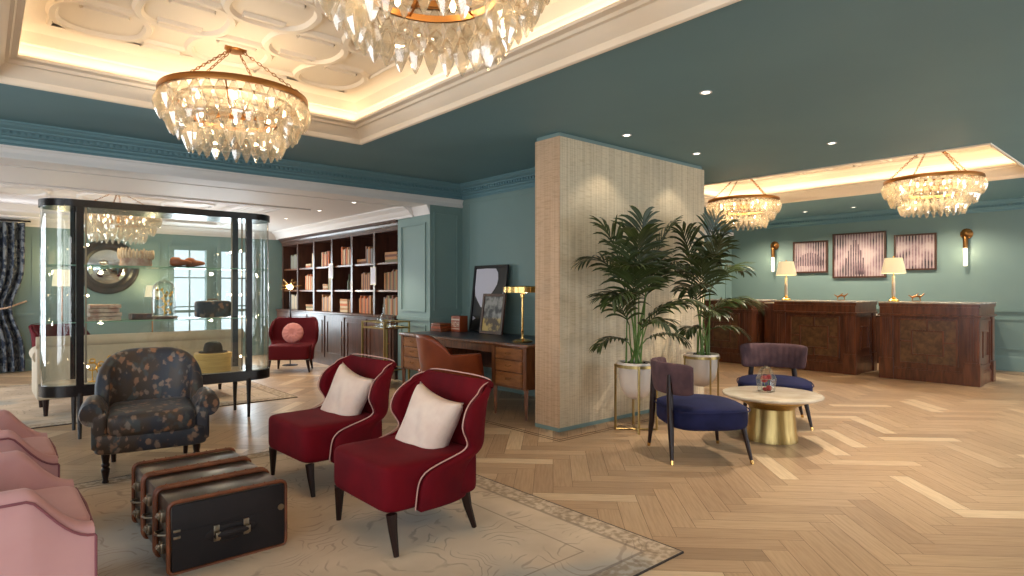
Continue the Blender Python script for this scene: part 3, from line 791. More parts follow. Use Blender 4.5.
# ------------------------------------------------------------------ floral tub armchair
def make_floral():
    t = thing('floral_armchair', 'dark floral velvet armchair with scrolled arms and turned legs, behind the trunks', 'armchair', (.94, 5.08, 0), -PI/2-.16)
    t.scale = (1, .80, .98)
    NU = 49
    def top(s):   # s 0 at centre back, 1 at arm front
        return .50+.36*(1-min(1, s/.62)**2.2)**.62 if s < .62 else .50-.0*(s-.62)
    def plan(th, k):   # k thickness 0 inner 1 outer
        a = .30+.10*k; b = .36+.10*k
        c, s = math.cos(th), math.sin(th)
        x = -a*abs(c)**.75*1.0 - .02; y = b*math.copysign(abs(s)**.75, s)
        return x, y
    bm = BM(); prof_n = 14
    # side straight parts then the curved back; each section is a closed rounded slab
    pts = []
    for i in range(9): pts.append((.30-.30*i/8, 'R'))
    secs = []
    def section(xo, yo, xi, yi, z0, zt):
        ring = []
        mx, my = (xo+xi)/2, (yo+yi)/2; hx, hy = (xo-xi)/2, (yo-yi)/2
        ring.append((xo, yo, z0))
        ring.append((xo+hx*.05, yo+hy*.05, (z0+zt)/2))
        for k in range(7):
            a = PI*k/6; ring.append((mx+hx*math.cos(a), my+hy*math.cos(a), zt-.055+.055*math.sin(a)))
        ring.append((xi, yi, (z0+zt)/2)); ring.append((xi, yi, z0))
        return ring
    N = 60
    for i in range(N+1):
        u = i/N*2-1          # -1..1
        au = abs(u); sg = 1 if u >= 0 else -1
        if au > .62:
            x = -.02+(au-.62)/.38*.28; secs.append(section(x, sg*.44, x, sg*.33, .24, .52 if au > .62 else 0))
        else:
            th = au/.62*PI/2; xo, yo = plan(th, 1); xi, yi = plan(th, 0)
            yi = min(abs(yi), .33); yo = min(abs(yo), .44)
            lean_ = -.06*(top(th/(PI/2)*.62)-.5)/.36
            zt = max(.52, .52+.345*(max(0, 1-(au/.56)**2.6))**.6)
            s = section(xo, sg*yo, xi, sg*yi, .24, zt)
            s = [(x+(-.07*max(0, (z-.5))/.36), y, z) for x, y, z in s]
            secs.append(s)
    VV = [[bm.verts.new(p) for p in s] for s in secs]
    m = len(VV[0])
    for a, b in zip(VV, VV[1:]):
        for k in range(m): bm.faces.new((a[k], a[(k+1) % m], b[(k+1) % m], b[k]))
    bm.faces.new(VV[0]); bm.faces.new(VV[-1][::-1])
    obj('back', bm, 'floral', t, ang=60)
    for sg in (1, -1):
        bm = BM()
        tube(bm, [(-.14, sg*.425, .50), (.0, sg*.43, .50), (.15, sg*.435, .495), (.27, sg*.44, .485), (.295, sg*.44, .483)], [.05, .078, .088, .088, .078], 18)
        obj('scroll_arm', bm, 'floral', t, ang=50)
        bm = BM()
        blob(bm, (.262, sg*.385, .36), (.035, .057, .125), .3, .5, 24, 10)
        obj('arm_front', bm, 'floral', t, ang=60)
    bm = BM(); blob(bm, (.02,0,.395), (.335,.335,.085), .35, .25, 40, 16); obj('seat', bm, 'floral', t, ang=60)
    bm = BM(); blob(bm, (-.01,0,.275), (.34,.425,.075), .22, .2, 40, 14); obj('seat_rail', bm, 'floral', t, ang=60)
    for x, y, fr in ((.26,.34,1),(.26,-.34,1),(-.27,.30,0),(-.27,-.30,0)):
        bm = BM()
        if fr: lathe(bm, [(.024,0),(.026,.012),(.019,.03),(.028,.07),(.033,.10),(.022,.112),(.031,.122),(.031,.135),(.024,.145),(.032,.19),(.033,.23)], 16, (x, y, 0))
        else: tube(bm, [(x,y,.23),(x-.02,y,.12),(x-.07,y,0)], [.03,.026,.02], 8)
        obj('leg', bm, 'leg', t)
    return t
make_floral()

# ------------------------------------------------------------------ pink armchairs (face +x)
def make_pink(label, loc):
    t = thing('pink_armchair', label, 'armchair', loc, 0, 'pink armchairs by the trunks')
    # side profile of the arm: height along x (0 = front)
    def hz(x):
        if x > -.19: s = ((x+.19)/.19)**.7; return .595-.165*(s*s*(3-2*s))
        if x > -.42: return .595
        s = min(1, (-.42-x)/.25); return .595+.16*(s*s*(3-2*s))
    for sg in (1, -1):
        bm = BM(); n = 30; rings = []
        yo, yi = sg*.375, sg*.275
        for i in range(n+1):
            x = .0-.66*i/n; z = hz(x); fl = .012*math.sin(i/n*PI)
            rings.append([bm.verts.new(p) for p in ((x, yo, .16), (x, yo+sg*fl, z-.035), (x, yo-sg*.005, z-.012), (x, yo-sg*.03, z), (x, yi+sg*.02, z-.006), (x, yi, z-.03), (x, yi, .16))])
        for a, b in zip(rings, rings[1:]):
            for k in range(7): bm.faces.new((a[k], a[(k+1) % 7], b[(k+1) % 7], b[k]))
        bm.faces.new(rings[0]); bm.faces.new(rings[-1][::-1])
        obj('arm', bm, 'pink', t, ang=55)
        bm = BM(); path = [(.003, yo+sg*.003, .16), (.003, yo+sg*.003, hz(0)-.04)]+[(0-.66*i/n, yo+sg*(.012*math.sin(i/n*PI)+.002), hz(-.66*i/n)-.034) for i in range(0, n+1)]
        tube(bm, path, .005, 6); obj('piping', bm, 'pinkpipe', t)
    bm = BM(); blob(bm, (-.32,0,.355), (.33,.285,.085), .3, .2, 36, 14); obj('seat', bm, 'pink', t, ang=60)
    bm = BM(); tube(bm, [(.005,-.27,.405), (.012,0,.408), (.005,.27,.405)], .005, 6); obj('seat_piping', bm, 'pinkpipe', t)
    bm = BM(); box(bm, -.64, -.004, -.29, .29, .16, .29, .012); obj('seat_rail', bm, 'pink', t)
    bm = BM(); grid(bm, lambda u, v: Vector((-.66-.10*math.cos((u*2-1)*PI/2)-.05*v, (u*2-1)*.375, .16+v*(.60+.0*math.cos((u*2-1)*PI/2)))), 24, 12); obj('backrest', bm, 'pink', t, solid=.09, off=0)
    for x, y in ((-.05,.31),(-.05,-.31),(-.66,.28),(-.66,-.28)):
        bm = BM(); tube(bm, [(x,y,.17),(x,y,0)], [.024,.014], 8); obj('leg', bm, 'leg', t)
    return t
pk = make_pink('pink velvet armchair in the bottom corner, closest to the camera', (.315, 3.06, RUG))
dup(pk, (.30, 4.27, RUG), 0, 'pink velvet armchair behind the corner one, towards the floral armchair')

# ------------------------------------------------------------------ trunks
def make_trunk(label, y0):
    W, D, Hh = .53, .278, .325
    t = thing('travel_trunk', label, 'trunk', (.637, y0, RUG), 0, 'travel trunks standing side by side')
    bm = BM(); box(bm, .008, W-.008, .012, D-.012, .012, Hh-.008, .012); obj('body', bm, 'trunk', t)
    for y in (.012, D-.012):
        bm = BM(); q = [(0,0),(W,0),(W,Hh),(0,Hh)]; path = []
        for (cx, cz, a0) in ((.03,.03,PI),(W-.03,.03,1.5*PI),(W-.03,Hh-.03,0),(.03,Hh-.03,.5*PI)):
            for k in range(5): a = a0+k*PI/8; path.append((cx+.03*math.cos(a), y, cz+.03*math.sin(a)))
        tube(bm, path, .0095, 8, True)
        for i in range(9): bmesh.ops.create_icosphere(bm, subdivisions=1, radius=.005, matrix=Matrix.Translation((.05+i*(W-.1)/8, y, Hh+.009)))
        obj('leather_rim', bm, 'rim', t)
    for z in (.09, .235):
        bm = BM(); box(bm, -.010, .01, .112, .163, z-.024, z+.024, .003); box(bm, -.018, -.009, .124, .151, z-.014, z+.017, .002); tube(bm, [(-.015,.128,z+.016),(-.026,.128,z+.0),(-.026,.147,z+.0),(-.015,.147,z+.016)], .003, 6); obj('latch', bm, 'nickel', t)
    bm = BM(); tube(bm, [(.008,.10,.155),(-.022,.112,.158),(-.030,.138,.16),(-.022,.163,.158),(.008,.175,.155)], .006, 8); obj('side_handle', bm, 'nickel', t)
    bm = BM(); box(bm, .012, W-.012, -.004, .010, .014, Hh-.012, .003); box(bm, .02, W-.02, -.006, -.002, .192, .195); obj('front_panel', bm, 'trunk_front', t)
    bm = BM(); tube(bm, [(.19,-.012,.135),(.20,-.030,.145),(.225,-.036,.148),(.265,-.038,.150),(.305,-.036,.148),(.33,-.030,.145),(.34,-.012,.135)], [.008,.012,.016,.018,.016,.012,.008], 10)
    blob(bm, (.265,-.005,.142), (.12,.006,.04), 1, .7, 24, 8); h = obj('handle', bm, 'trunk_front', t)
    for x in (.198, .332):
        bm = BM(); box(bm, x-.011, x+.011, -.04, -.002, .125, .16, .003); box(bm, x-.013, x+.013, -.012, -.004, .11, .185, .002); obj('handle_mount', bm, 'nickel', h)
    for z in (.20, .17):
        bm = BM(); box(bm, .016, .045, -.012, -.003, z-.006, z+.006, .002); obj('hinge', bm, 'nickel', t)
    bm = BM(); lathe(bm, [(.016,0),(.016,.003),(.001,.004)], 14); o = obj('catch', bm, 'nickel', t); o.rotation_euler = (PI/2,0,0); o.location = (W-.03,-.005,.20)
    return t
tr = make_trunk('black travel trunk with brown rims, nearest of three, showing its front handle', 3.075)
dup(tr, (.637, 3.363, RUG), 0, 'middle travel trunk of the three, between the other two')
dup(tr, (.637, 3.651, RUG), 0, 'rearmost travel trunk of the three, closest to the floral armchair')

# ------------------------------------------------------------------ blue tub chairs
def make_blue(label, loc, rz):
    t = thing('low_back_chair', label, 'chair', loc, rz, 'navy velvet chairs round the brass table')
    bm = BM()
    def f(p):
        if p.x < 0: p.x *= .92
        p.y *= 1-.06*max(0, -p.x)/.3
        if p.z > 0: p.z *= 1-.25*(p.x/.34)**2-.25*(p.y/.34)**2
        return p
    blob(bm, (.02,0,.345), (.32,.335,.105), .3, .55, 48, 20, f); obj('seat', bm, 'navy', t, ang=60)
    bm = BM(); tube(bm, [(.02+.333*math.copysign(abs(math.cos(a))**.55, math.cos(a))*(1 if math.cos(a) > 0 else .92), .343*math.copysign(abs(math.sin(a))**.55, math.sin(a)), .39) for a in [2*PI*k/60 for k in range(60)]], .005, 6, True); obj('seat_piping', bm, 'navy', t)
    # curved band back: section rounded rectangle swept round an arc
    bm = BM(); n = 57; rings = []
    for i in range(n):
        u = i/(n-1)*2-1; a = u*math.radians(62); endk = (1-abs(u)**14)**.5*.85+.15 if abs(u) < 1 else .15
        ch = .006*abs(math.sin(u*PI*5.5)) 
        cx, cy = .02-.36*math.cos(a), .36*math.sin(a)*1.02; ring = []
        hz, hx = .122*(1-.12*abs(u)**8)*(.9+.1*endk), .034*endk
        for k in range(16):
            b = 2*PI*k/16; w = math.copysign(abs(math.cos(b))**.5, math.cos(b)); z = math.copysign(abs(math.sin(b))**.5, math.sin(b))
            inn = ch if w < 0 else 0
            r = .36+hx*w-.0+inn-.0; tilt = .0
            zz = .625+hz*z; r += (zz-.625)*.12-.03
            ring.append(bm.verts.new((.02-r*math.cos(a), r*math.sin(a)*1.02, zz)))
        rings.append(ring)
    for a, b in zip(rings, rings[1:]):
        for k in range(16): bm.faces.new((a[k], a[(k+1) % 16], b[(k+1) % 16], b[k]))
    bm.faces.new(rings[0]); bm.faces.new(rings[-1][::-1])
    obj('backrest', bm, 'plum', t, ang=50)
    for sg in (1, -1):
        bm = BM(); tube(bm, [(-.295,sg*.285,0),(-.285,sg*.235,.22),(-.285,sg*.215,.36),(-.283,sg*.20,.52),(-.285,sg*.195,.66)], [.012,.022,.025,.024,.018], 10); lg = obj('leg', bm, 'leg', t)
        bm = BM(); tube(bm, [(-.295,sg*.2855,0),(-.293,sg*.278,.03)], [.013,.0145], 10); obj('ferrule', bm, 'brass', lg)
        bm = BM(); tube(bm, [(.31,sg*.31,0),(.265,sg*.255,.27)], [.011,.022], 10); lg = obj('leg', bm, 'leg', t)
        bm = BM(); tube(bm, [(.3105,sg*.3105,0),(.306,sg*.305,.03)], [.0125,.0138], 10); obj('ferrule', bm, 'brass', lg)
    return t
bl = make_blue('navy velvet chair with plum curved back, seen from behind before the planters', (4.27, 2.67, .0), math.atan2(-.32, .45)-.02)
dup(bl, (5.92, 2.83, 0), math.atan2(-.42, -.77)-.0, 'navy velvet chair with channelled back, on the far side of the brass table')

# ------------------------------------------------------------------ drum table with terrarium
t = thing('drum_table', 'low round marble table on a fluted brass drum, between the navy chairs', 'table', (5.19, 2.50, 0))
bm = BM(); lathe(bm, [(.001,.372),(.385,.372),(.405,.38),(.41,.39),(.405,.40),(.395,.403),(.001,.403)], 64); obj('tabletop', bm, 'marble', t, ang=30)
bm = BM(); lathe(bm, [(.001,.002),(.212,.002),(.212,.012),(.20,.09),(.188,.22),(.185,.28),(.20,.30),(.29,.345),(.30,.37),(.001,.3715)], 48); obj('base', bm, 'brass_soft', t, ang=30)
t = thing('glass_terrarium', 'faceted glass lantern holding red roses on the round marble table', 'terrarium', (5.23, 2.57, .404))
t.scale = (1.2, 1.2, 1.25)
bm = BM(); ZT = [(0,.055),(.09,.07),(.16,.035),(.175,.012)]
for k in range(6):
    a = k*PI/3; tube(bm, [(r*math.cos(a), r*math.sin(a), z) for z, r in ZT], .0015, 5)
for z, r in ZT: tube(bm, [(r*math.cos(k*PI/3), r*math.sin(k*PI/3), z+.002) for k in range(6)], .0022, 5, True)
obj('wire_frame', bm, 'nickel', t)
bm = BM(); lathe(bm, [(r-.001, z+.003) for z, r in ZT], 6, cap=False); obj('panes', bm, 'glass', t, ang=10)
t2 = thing('red_roses', 'dried red roses inside the glass lantern on the marble table', 'flowers', (5.23, 2.57, .408))
t2.scale = (1.2, 1.2, 1.25)
for (x, y, z, r) in ((-.012,.01,.085,.03),(.022,-.01,.095,.024),(.0,-.02,.022,.024),(-.02,.0,.015,.018)):
    bm = BM()
    for k in range(5):
        a = k*1.257
        blob(bm, (x+.28*r*math.cos(a), y+.28*r*math.sin(a), z), (r*.75, r*.6, r*.8), 1, 1, 12, 8)
    obj('rose', bm, 'rose', t2)
bm = BM()
for x, y, z in ((-.012,.01,.07),(.022,-.01,.08)): tube(bm, [(x*.3,y*.3,0),(x,y,z)], .002, 5)
obj('stalks', bm, 'stem', t2)

# ------------------------------------------------------------------ planters and palms
def make_planter(label, loc):
    t = thing('planter', label, 'planter', loc, 0, 'ivory bowl planters on brass stands')
    bm = BM(); lathe(bm, [(.001,.29),(.06,.295),(.105,.325),(.145,.40),(.160,.50),(.163,.60),(.178,.605),(.180,.62),(.176,.632),(.150,.632),(.150,.58),(.001,.58)], 36); obj('bowl', bm, 'bowl', t)
    bm = BM(); lathe(bm, [(.182,.585),(.186,.585),(.186,.612),(.182,.612),(.182,.585)], 40, cap=False)
    for k in range(4):
        a = PI/4+k*PI/2; x, y = .19*math.cos(a), .19*math.sin(a)
        box(bm, x-.008, x+.008, y-.008, y+.008, 0, .612)
    tube(bm, [(.19*math.cos(PI/4), .19*math.sin(PI/4), .008), (-.19*math.cos(PI/4), -.19*math.sin(PI/4), .008)], .008, 4)
    tube(bm, [(-.19*math.cos(PI/4), .19*math.sin(PI/4), .008), (.19*math.cos(PI/4), -.19*math.sin(PI/4), .008)], .008, 4)
    obj('stand', bm, 'brass_soft', t, ang=30)
    return t
pl1 = make_planter('ivory bowl planter on brass stand, beside the navy chair by the partition', (4.59, 3.50, 0))
dup(pl1, (5.70, 3.50, 0), .25, 'ivory bowl planter on brass stand, near the partition end toward reception')
def frond_mesh(L, az, el, droop, nl, leaf, rr):
    """arching frond starting at the origin; returns mesh with leaflets"""
    bm = BM(); pts = []
    d = Vector((math.cos(az)*math.cos(el), math.sin(az)*math.cos(el), math.sin(el))); p = Vector((0,0,0)); n = 16
    for i in range(n+1):
        pts.append(p.copy()); p = p+d*(L/n); d.z -= droop/n*(.4+1.6*i/n); d.normalize()
    tube(bm, pts, [.005*(1-.75*i/n)+.001 for i in range(n+1)], 5)
    for j in range(nl):
        s = .12+.88*j/(nl-1); f = s*n; i = min(n-1, int(f)); q = pts[i].lerp(pts[i+1], f-i); tg = (pts[i+1]-pts[i]).normalized()
        side = tg.cross(Vector((0,0,1))); 
        if side.length < .1: side = Vector((-math.sin(az), math.cos(az), 0))
        side.normalize(); up = side.cross(tg)
        ll = .92*leaf*(math.sin(PI*(.18+.72*s)))**.6*rr.uniform(.85,1.1)
        for sg in (1, -1):
            fw = rr.uniform(.6,.95)+.6*s
            dr = (tg*fw+side*sg*(1.05-.45*s)+up*rr.uniform(.15,.4)).normalized()
            w = .0135; m = 6; prev = None; pp = q.copy(); dd = dr.copy(); g = rr.uniform(.5,1.0)
            for k in range(m+1):
                tt = k/m; ww = w*(math.sin(PI*min(1, tt*.9+.06)))**.7*(1 if tt < .99 else .1)
                wd = dd.cross(up); 
                if wd.length < .05: wd = side
                wd.normalize()
                a = bm.verts.new(pp+wd*ww+up*ww*.3); c = bm.verts.new(pp); b = bm.verts.new(pp-wd*ww+up*ww*.3)
                if prev: bm.faces.new((prev[0], prev[1], c, a)); bm.faces.new((prev[1], prev[2], b, c))
                prev = (a, c, b); pp = pp+dd*(ll/m); dd.z -= g*.22*(1+tt); dd.normalize()
    return bm
def make_palm(label, loc, seed, fr):
    rr = random.Random(seed)
    t = thing('kentia_palm', label, 'plant', loc, 0, 'kentia palms against the partition')
    bm = BM(); lathe(bm, [(.001,.585),(.146,.585),(.146,.60),(.09,.615),(.001,.62)], 24, cap=True)
    for k in range(40):
        a, r = rr.random()*6.28, rr.random()*.12
        bmesh.ops.create_icosphere(bm, subdivisions=1, radius=rr.uniform(.008,.018), matrix=Matrix.Translation((r*math.cos(a), r*math.sin(a), .613)))
    obj('soil', bm, 'soil', t)
    for (az, el, L, dr, hz, lf) in fr:
        az += rr.uniform(-12, 12); hz -= .02; L *= rr.uniform(.85, 1.0); lf *= rr.uniform(.9, 1.1)
        az = math.radians(az); a2 = rr.random()*6.28; r2 = rr.uniform(.02,.11)
        b = Vector((r2*math.cos(a2), r2*math.sin(a2), .60)); tp = Vector((.12*math.cos(az), .10*math.sin(az)*.6-.01, hz))
        mid = b.lerp(tp, .5)+Vector((rr.uniform(-.01,.01), rr.uniform(-.01,.01), 0))
        bm = BM(); tube(bm, [b, mid, tp], [.010,.007,.0055], 6); st = obj('stem', bm, 'stem', t)
        bm = frond_mesh(L, az, math.radians(el), dr, int(8+L*14), lf*1.4, rr)
        o = obj('frond', bm, 'leaf', st, ang=60); o.location = tp
    return t
# azimuth 0 = +x (screen right-back), 131 = screen left, -41 = screen right, 229 = towards camera
FR = [(176,58,.62,1.5,1.28,.26),(160,74,.60,.8,1.32,.27),(250,84,.62,.5,1.42,.27),(-30,74,.62,.8,1.36,.27),(-12,58,.60,1.4,1.25,.26),(190,40,.56,1.3,1.12,.24),(-45,38,.56,1.2,1.05,.24),
      (215,62,.58,1.2,1.18,.26),(235,72,.60,.8,1.30,.27),(185,55,.5,1.2,1.0,.22),(-20,50,.5,1.2,.98,.22),(178,22,.42,1.1,.84,.18),(-35,20,.42,1.1,.86,.18),(250,35,.4,1.1,.95,.2),(0,70,.56,1.,1.2,.25)]
FR1 = [(a, e, l, d, h, lf) for a, e, l, d, h, lf in FR]
make_palm('tall kentia palm standing in the planter closest to the partition corner', (4.59, 3.50, 0), 5, FR1)
FR2 = [(a+9*((i % 3)-1), e+4*((i % 2)*2-1), l*.97, d*1.05, h+.05, lf) for i, (a, e, l, d, h, lf) in enumerate(FR) if i not in (9, 14)]
make_palm('kentia palm in the planter toward reception, overlapping the partition edge', (5.70, 3.50, 0), 11, FR2)

# ------------------------------------------------------------------ glass display cabinet
t = thing('display_cabinet', 'glass display cabinet with black frame and rounded ends behind the floral armchair', 'display cabinet', (1.36, 6.70, 0))
HX, HY, RC = .985, .245, .235
def plan_pts(hx, hy, r, n=10):
    q = []
    for cx, cy, a0 in ((hx-r, -hy+r, -PI/2), (hx-r, hy-r, 0), (-hx+r, hy-r, PI/2), (-hx+r, -hy+r, PI)):
        for k in range(n+1): a = a0+PI/2*k/n; q.append((cx+r*math.cos(a), cy+r*math.sin(a)))
    return q
def plate(bm, hx, hy, r, z0, z1):
    q = plan_pts(hx, hy, r); A = [bm.verts.new((x, y, z0)) for x, y in q]; B = [bm.verts.new((x, y, z1)) for x, y in q]; n = len(q)
    for k in range(n): bm.faces.new((A[k], A[(k+1) % n], B[(k+1) % n], B[k]))
    bm.faces.new(A[::-1]); bm.faces.new(B)
bm = BM(); plate(bm, HX, HY, RC, 2.025, 2.088); obj('top_frame', bm, 'black', t, ang=40)
bm = BM(); plate(bm, HX, HY, RC, .375, .47); obj('base_frame', bm, 'black', t, ang=40)
bm = BM(); plate(bm, HX-.03, HY-.03, RC-.03, .470, .476); obj('display_base', bm, 'marble', t, ang=40)
for z in (1.02, 1.52):
    bm = BM(); plate(bm, HX-.02, HY-.02, RC-.02, z-.008, z); sh = obj('glass_shelf', bm, 'glass', t, ang=40)
    bm = BM(); q = plan_pts(HX-.017, HY-.017, RC-.017); tube(bm, [(x, y, z-.004) for x, y in q], .0045, 4, True); obj('shelf_edge', bm, 'glass_edge', sh)
for x in (-.71, .71):
    for y in (-HY+.02, HY-.02):
        bm = BM(); box(bm, x-.028, x+.028, y-.02, y+.02, .47, 2.026); obj('post', bm, 'black', t, sm=False)
        bm = BM(); tube(bm, [(x, y, .40), (x, y, 0)], [.026, .014], 8); obj('leg', bm, 'black', t)
bm = BM()
for (x0, x1) in ((-.682, -.003), (.003, .682)): box(bm, x0, x1, -HY+.012, -HY+.018, .471, 2.024)
obj('glass_doors', bm, 'glass', t, sm=False)
bm = BM(); box(bm, -.682, .682, HY-.018, HY-.012, .471, 2.024); obj('back_glass', bm, 'glass', t, sm=False)
for sg in (1, -1):
    bm = BM(); q = [(x, y) for x, y in plan_pts(HX-.012, HY-.012, RC-.012) if x > .70]
    q.sort(key=lambda p: math.atan2(p[1], p[0]-.7)); 
    A = [bm.verts.new((sg*x, y, .471)) for x, y in q]; B = [bm.verts.new((sg*x, y, 2.024)) for x, y in q]
    for k in range(len(q)-1): bm.faces.new((A[k], A[k+1], B[k+1], B[k]))
    obj('curved_glass', bm, 'glassc', t, ang=60)
for x, y in ((-.66, .17), (.66, .17), (-.66, -.17), (.66, -.17)):
    bm = BM(); box(bm, x-.006, x+.006, y-.006, y+.006, .48, 2.03); st_ = obj('light_strip', bm, 'nickel', t, sm=False)
    for z in (.62, 1.25, 1.70):
        bm = BM(); bmesh.ops.create_uvsphere(bm, u_segments=10, v_segments=6, radius=.011, matrix=Matrix.Translation((x+(-.012 if x > 0 else .012), y, z))); obj('lamp', bm, 'bulb', st_)
for x in (-.5, 0, .5): spot('cabinet_light', (1.38+x, 6.70, 2.02), 9, (1,.8,.5), 110, .02)
for x in (-.5, .5): point('cabinet_light_low', (1.38+x, 6.76, .98), 1.6, (1,.8,.5), .02); point('cabinet_light_mid', (1.38+x, 6.76, 1.47), 1.4, (1,.8,.5), .02)
CX, CY = 1.38, 6.70
def at(px, y):   # x at which pixel column px meets depth plane y
    a = (px-512)/FPX; F = (math.cos(YAW), math.sin(YAW)); R = (math.sin(YAW), -math.cos(YAW))
    return y*(F[0]+R[0]*a)/(F[1]+R[1]*a)
# things on the shelves
x = at(136, 6.72)
t = thing('feather_headdress', 'crown-like cream feather headdress on the top cabinet shelf', 'headdress', (x, 6.72, 1.52))
bm = BM(); lathe(bm, [(.13,0),(.135,.002),(.13,.085),(.125,.085),(.12,.004),(.13,0)], 28, cap=False); obj('band', bm, 'offwhite', t)
bm = BM()
for k in range(30):
    a = 2*PI*k/30; h = .055+.03*rnd.random(); c, s = math.cos(a), math.sin(a)
    blob(bm, (.14*c, .14*s, .085+h/2), (.014, .014, h/2+.015), 1, 1, 6, 6)
obj('plumes', bm, 'feather', t)
for i, px in enumerate((180, 196)):
    x = at(px, 6.70)
    t = thing('leather_shoe', ['brown leather brogue on the top cabinet shelf, left one of the pair', 'brown leather brogue on the top cabinet shelf, right one of the pair'][i], 'shoe', (x, 6.66+.09*i, 1.521), -.2+.3*i, 'pair of brown shoes')
    bm = BM()
    def shoe(p):
        u = (p.x+.1)/.2; p.z *= 1.15-.65*u; 
        if p.z > 0 and u < .45: p.z *= 1.45
        p.y *= .85+.35*math.sin(u*PI); return p
    blob(bm, (0,0,.05), (.098,.036,.04), .7, .8, 24, 12, shoe); obj('upper', bm, 'brownshoe', t)
    bm = BM(); blob(bm, (0,0,.008), (.102,.038,.008), .4, .8, 24, 6); obj('sole', bm, 'leg', t)
x = at(106, 6.72)
for i in range(4):
    bm = BM(); w = (.15,.145,.14,.14)[i]; dx = (0,.01,-.006,.008)[i]
    box(bm, x-w+dx, x+w*.72+dx, 6.63, 6.83, 1.021+.037*i, 1.021+.037*i+.034, .006)
    tag(obj('folded_map', bm, 'offwhite'), 'pale patterned book %s in the cabinet pile below the feather headdress' % ('at the bottom', 'second from the bottom', 'second from the top', 'at the top')[i], 'book', 'pile of pale books in the cabinet').name = 'patterned_book'
x = at(142, 6.74); bm = BM(); box(bm, x-.10, x+.07, 6.66, 6.82, 1.021, 1.075, .006); tag(obj('flat_case', bm, 'walnut_dark'), 'low dark wooden case on the middle cabinet shelf beside the pale books', 'case')
x = at(164, 6.70)
t = thing('glass_dome', 'glass bell dome with gold butterflies on a dark base in the cabinet', 'glass dome', (x, 6.70, 1.021))
bm = BM(); lathe(bm, [(.001,0),(.12,0),(.122,.018),(.112,.028),(.001,.028)], 32); obj('base', bm, 'walnut_dark', t)
bm = BM(); lathe(bm, [(.10,.029),(.10,.27),(.094,.31),(.075,.345),(.045,.366),(.012,.374),(.001,.375)], 32, cap=False); lathe(bm, [(.001,.374),(.012,.376),(.014,.39),(.001,.398)], 12, cap=False); obj('dome', bm, 'glassc', t)
t3 = thing('butterfly_sprig', 'gold sprig of butterflies standing under the glass dome', 'ornament', (x, 6.70, 1.05))
bm = BM(); tube(bm, [(0,0,0),(.01,0,.12),(-.01,.01,.24)], .004, 6)
obj('branch', bm, 'gold', t3)
for k in range(9):
    a, z = rnd.random()*6.28, .03+.028*k; r = .035+.025*rnd.random(); c = Vector((r*math.cos(a), r*math.sin(a)*.8, z)); bm = BM()
    for sg in (1, -1):
        v = [bm.verts.new(c+Vector(p)) for p in ((0,0,-.004),(sg*.028,sg*.01,.018),(sg*.034,0,-.004),(sg*.018,0,-.020))]; bm.faces.new(v)
    obj('butterfly', bm, 'gold', t3, solid=.002)
x = at(213, 6.70)
t = thing('floral_handbag', 'dark floral box handbag on the middle cabinet shelf', 'handbag', (x, 6.70, 1.021))
bm = BM(); blob(bm, (0,0,.085), (.165,.07,.085), .25, .3, 32, 14); obj('body', bm, 'floral', t)
bm = BM(); tube(bm, [(-.05,0,.165),(-.045,0,.185),(.045,0,.185),(.05,0,.165)], .005, 6); obj('handle', bm, 'brass_old', t)
x = at(165, 6.66)
t = thing('round_glass_clock', 'round open glass disc with dark metal lace, standing low in the cabinet', 'ornament', (x, 6.60, .476))
bm = BM(); tube(bm, [(.105*math.cos(a), 0, .115+.105*math.sin(a)) for a in [2*PI*k/36 for k in range(36)]], .009, 8, True); obj('rim', bm, 'nickel', t)
bm = BM()
for k in range(14):
    a, r = rnd.random()*6.28, rnd.random()*.06; tube(bm, [(r*math.cos(a)+.02*math.cos(z), 0, .115+r*math.sin(a)+.02*math.sin(z)) for z in [2*PI*m/10 for m in range(10)]], .004, 5, True)
obj('lacework', bm, 'mirror_frame', t)
bm = BM(); box(bm, -.05, .05, -.03, .03, 0, .012, .003); obj('foot', bm, 'nickel', t)
# gilt letters spelled as rings and scrolls low on the left
for i, px in enumerate((92, 101, 110)):
    x = at(px, 6.62); t = thing('gilt_ring_stand', ['leftmost of three small gilt ring stands low in the cabinet', 'middle of three small gilt ring stands low in the cabinet', 'rightmost of three small gilt ring stands low in the cabinet'][i], 'ornament', (x, 6.60, .476), 0, 'gilt ring stands')
    bm = BM(); h = (.13,.10,.15)[i]; tube(bm, [(0,0,0),(0,0,h)], .005, 6); lathe(bm, [(.001,0),(.03,0),(.03,.006),(.001,.01)], 14)
    for r_, dz in ((.036, .036), (.02, .085)): tube(bm, [(r_*math.cos(a), .004, h+dz-.03+r_*math.sin(a)) for a in [2*PI*k/18 for k in range(18)]], .006, 6, True)
    obj('ring', bm, 'gold', t)
x = at(213, 6.66)
t = thing('hat_box', 'round straw-yellow hat box at the base of the cabinet, under a black hat', 'hat box', (x, 6.66, .476))
bm = BM(); lathe(bm, [(.001,0),(.168,0),(.168,.15),(.001,.15)], 40); obj('drum', bm, 'hatbox', t)
bm = BM(); lathe(bm, [(.173,.135),(.175,.14),(.175,.185),(.17,.19),(.001,.19),(.001,.186),(.173,.186)], 40, cap=False); lathe(bm, [(.173,.135),(.001,.1505)], 40, cap=False); obj('lid', bm, 'hatbox', t)
bm = BM(); lathe(bm, [(.001,0),(.125,0),(.135,.008),(.13,.012),(.09,.008),(.088,.05),(.075,.09),(.045,.108),(.001,.112)], 36)
o = obj('bowler_hat', bm, 'feltblack', ang=60); o.location = (x, 6.66, .667); tag(o, 'black bowler hat resting on the straw hat box', 'hat')

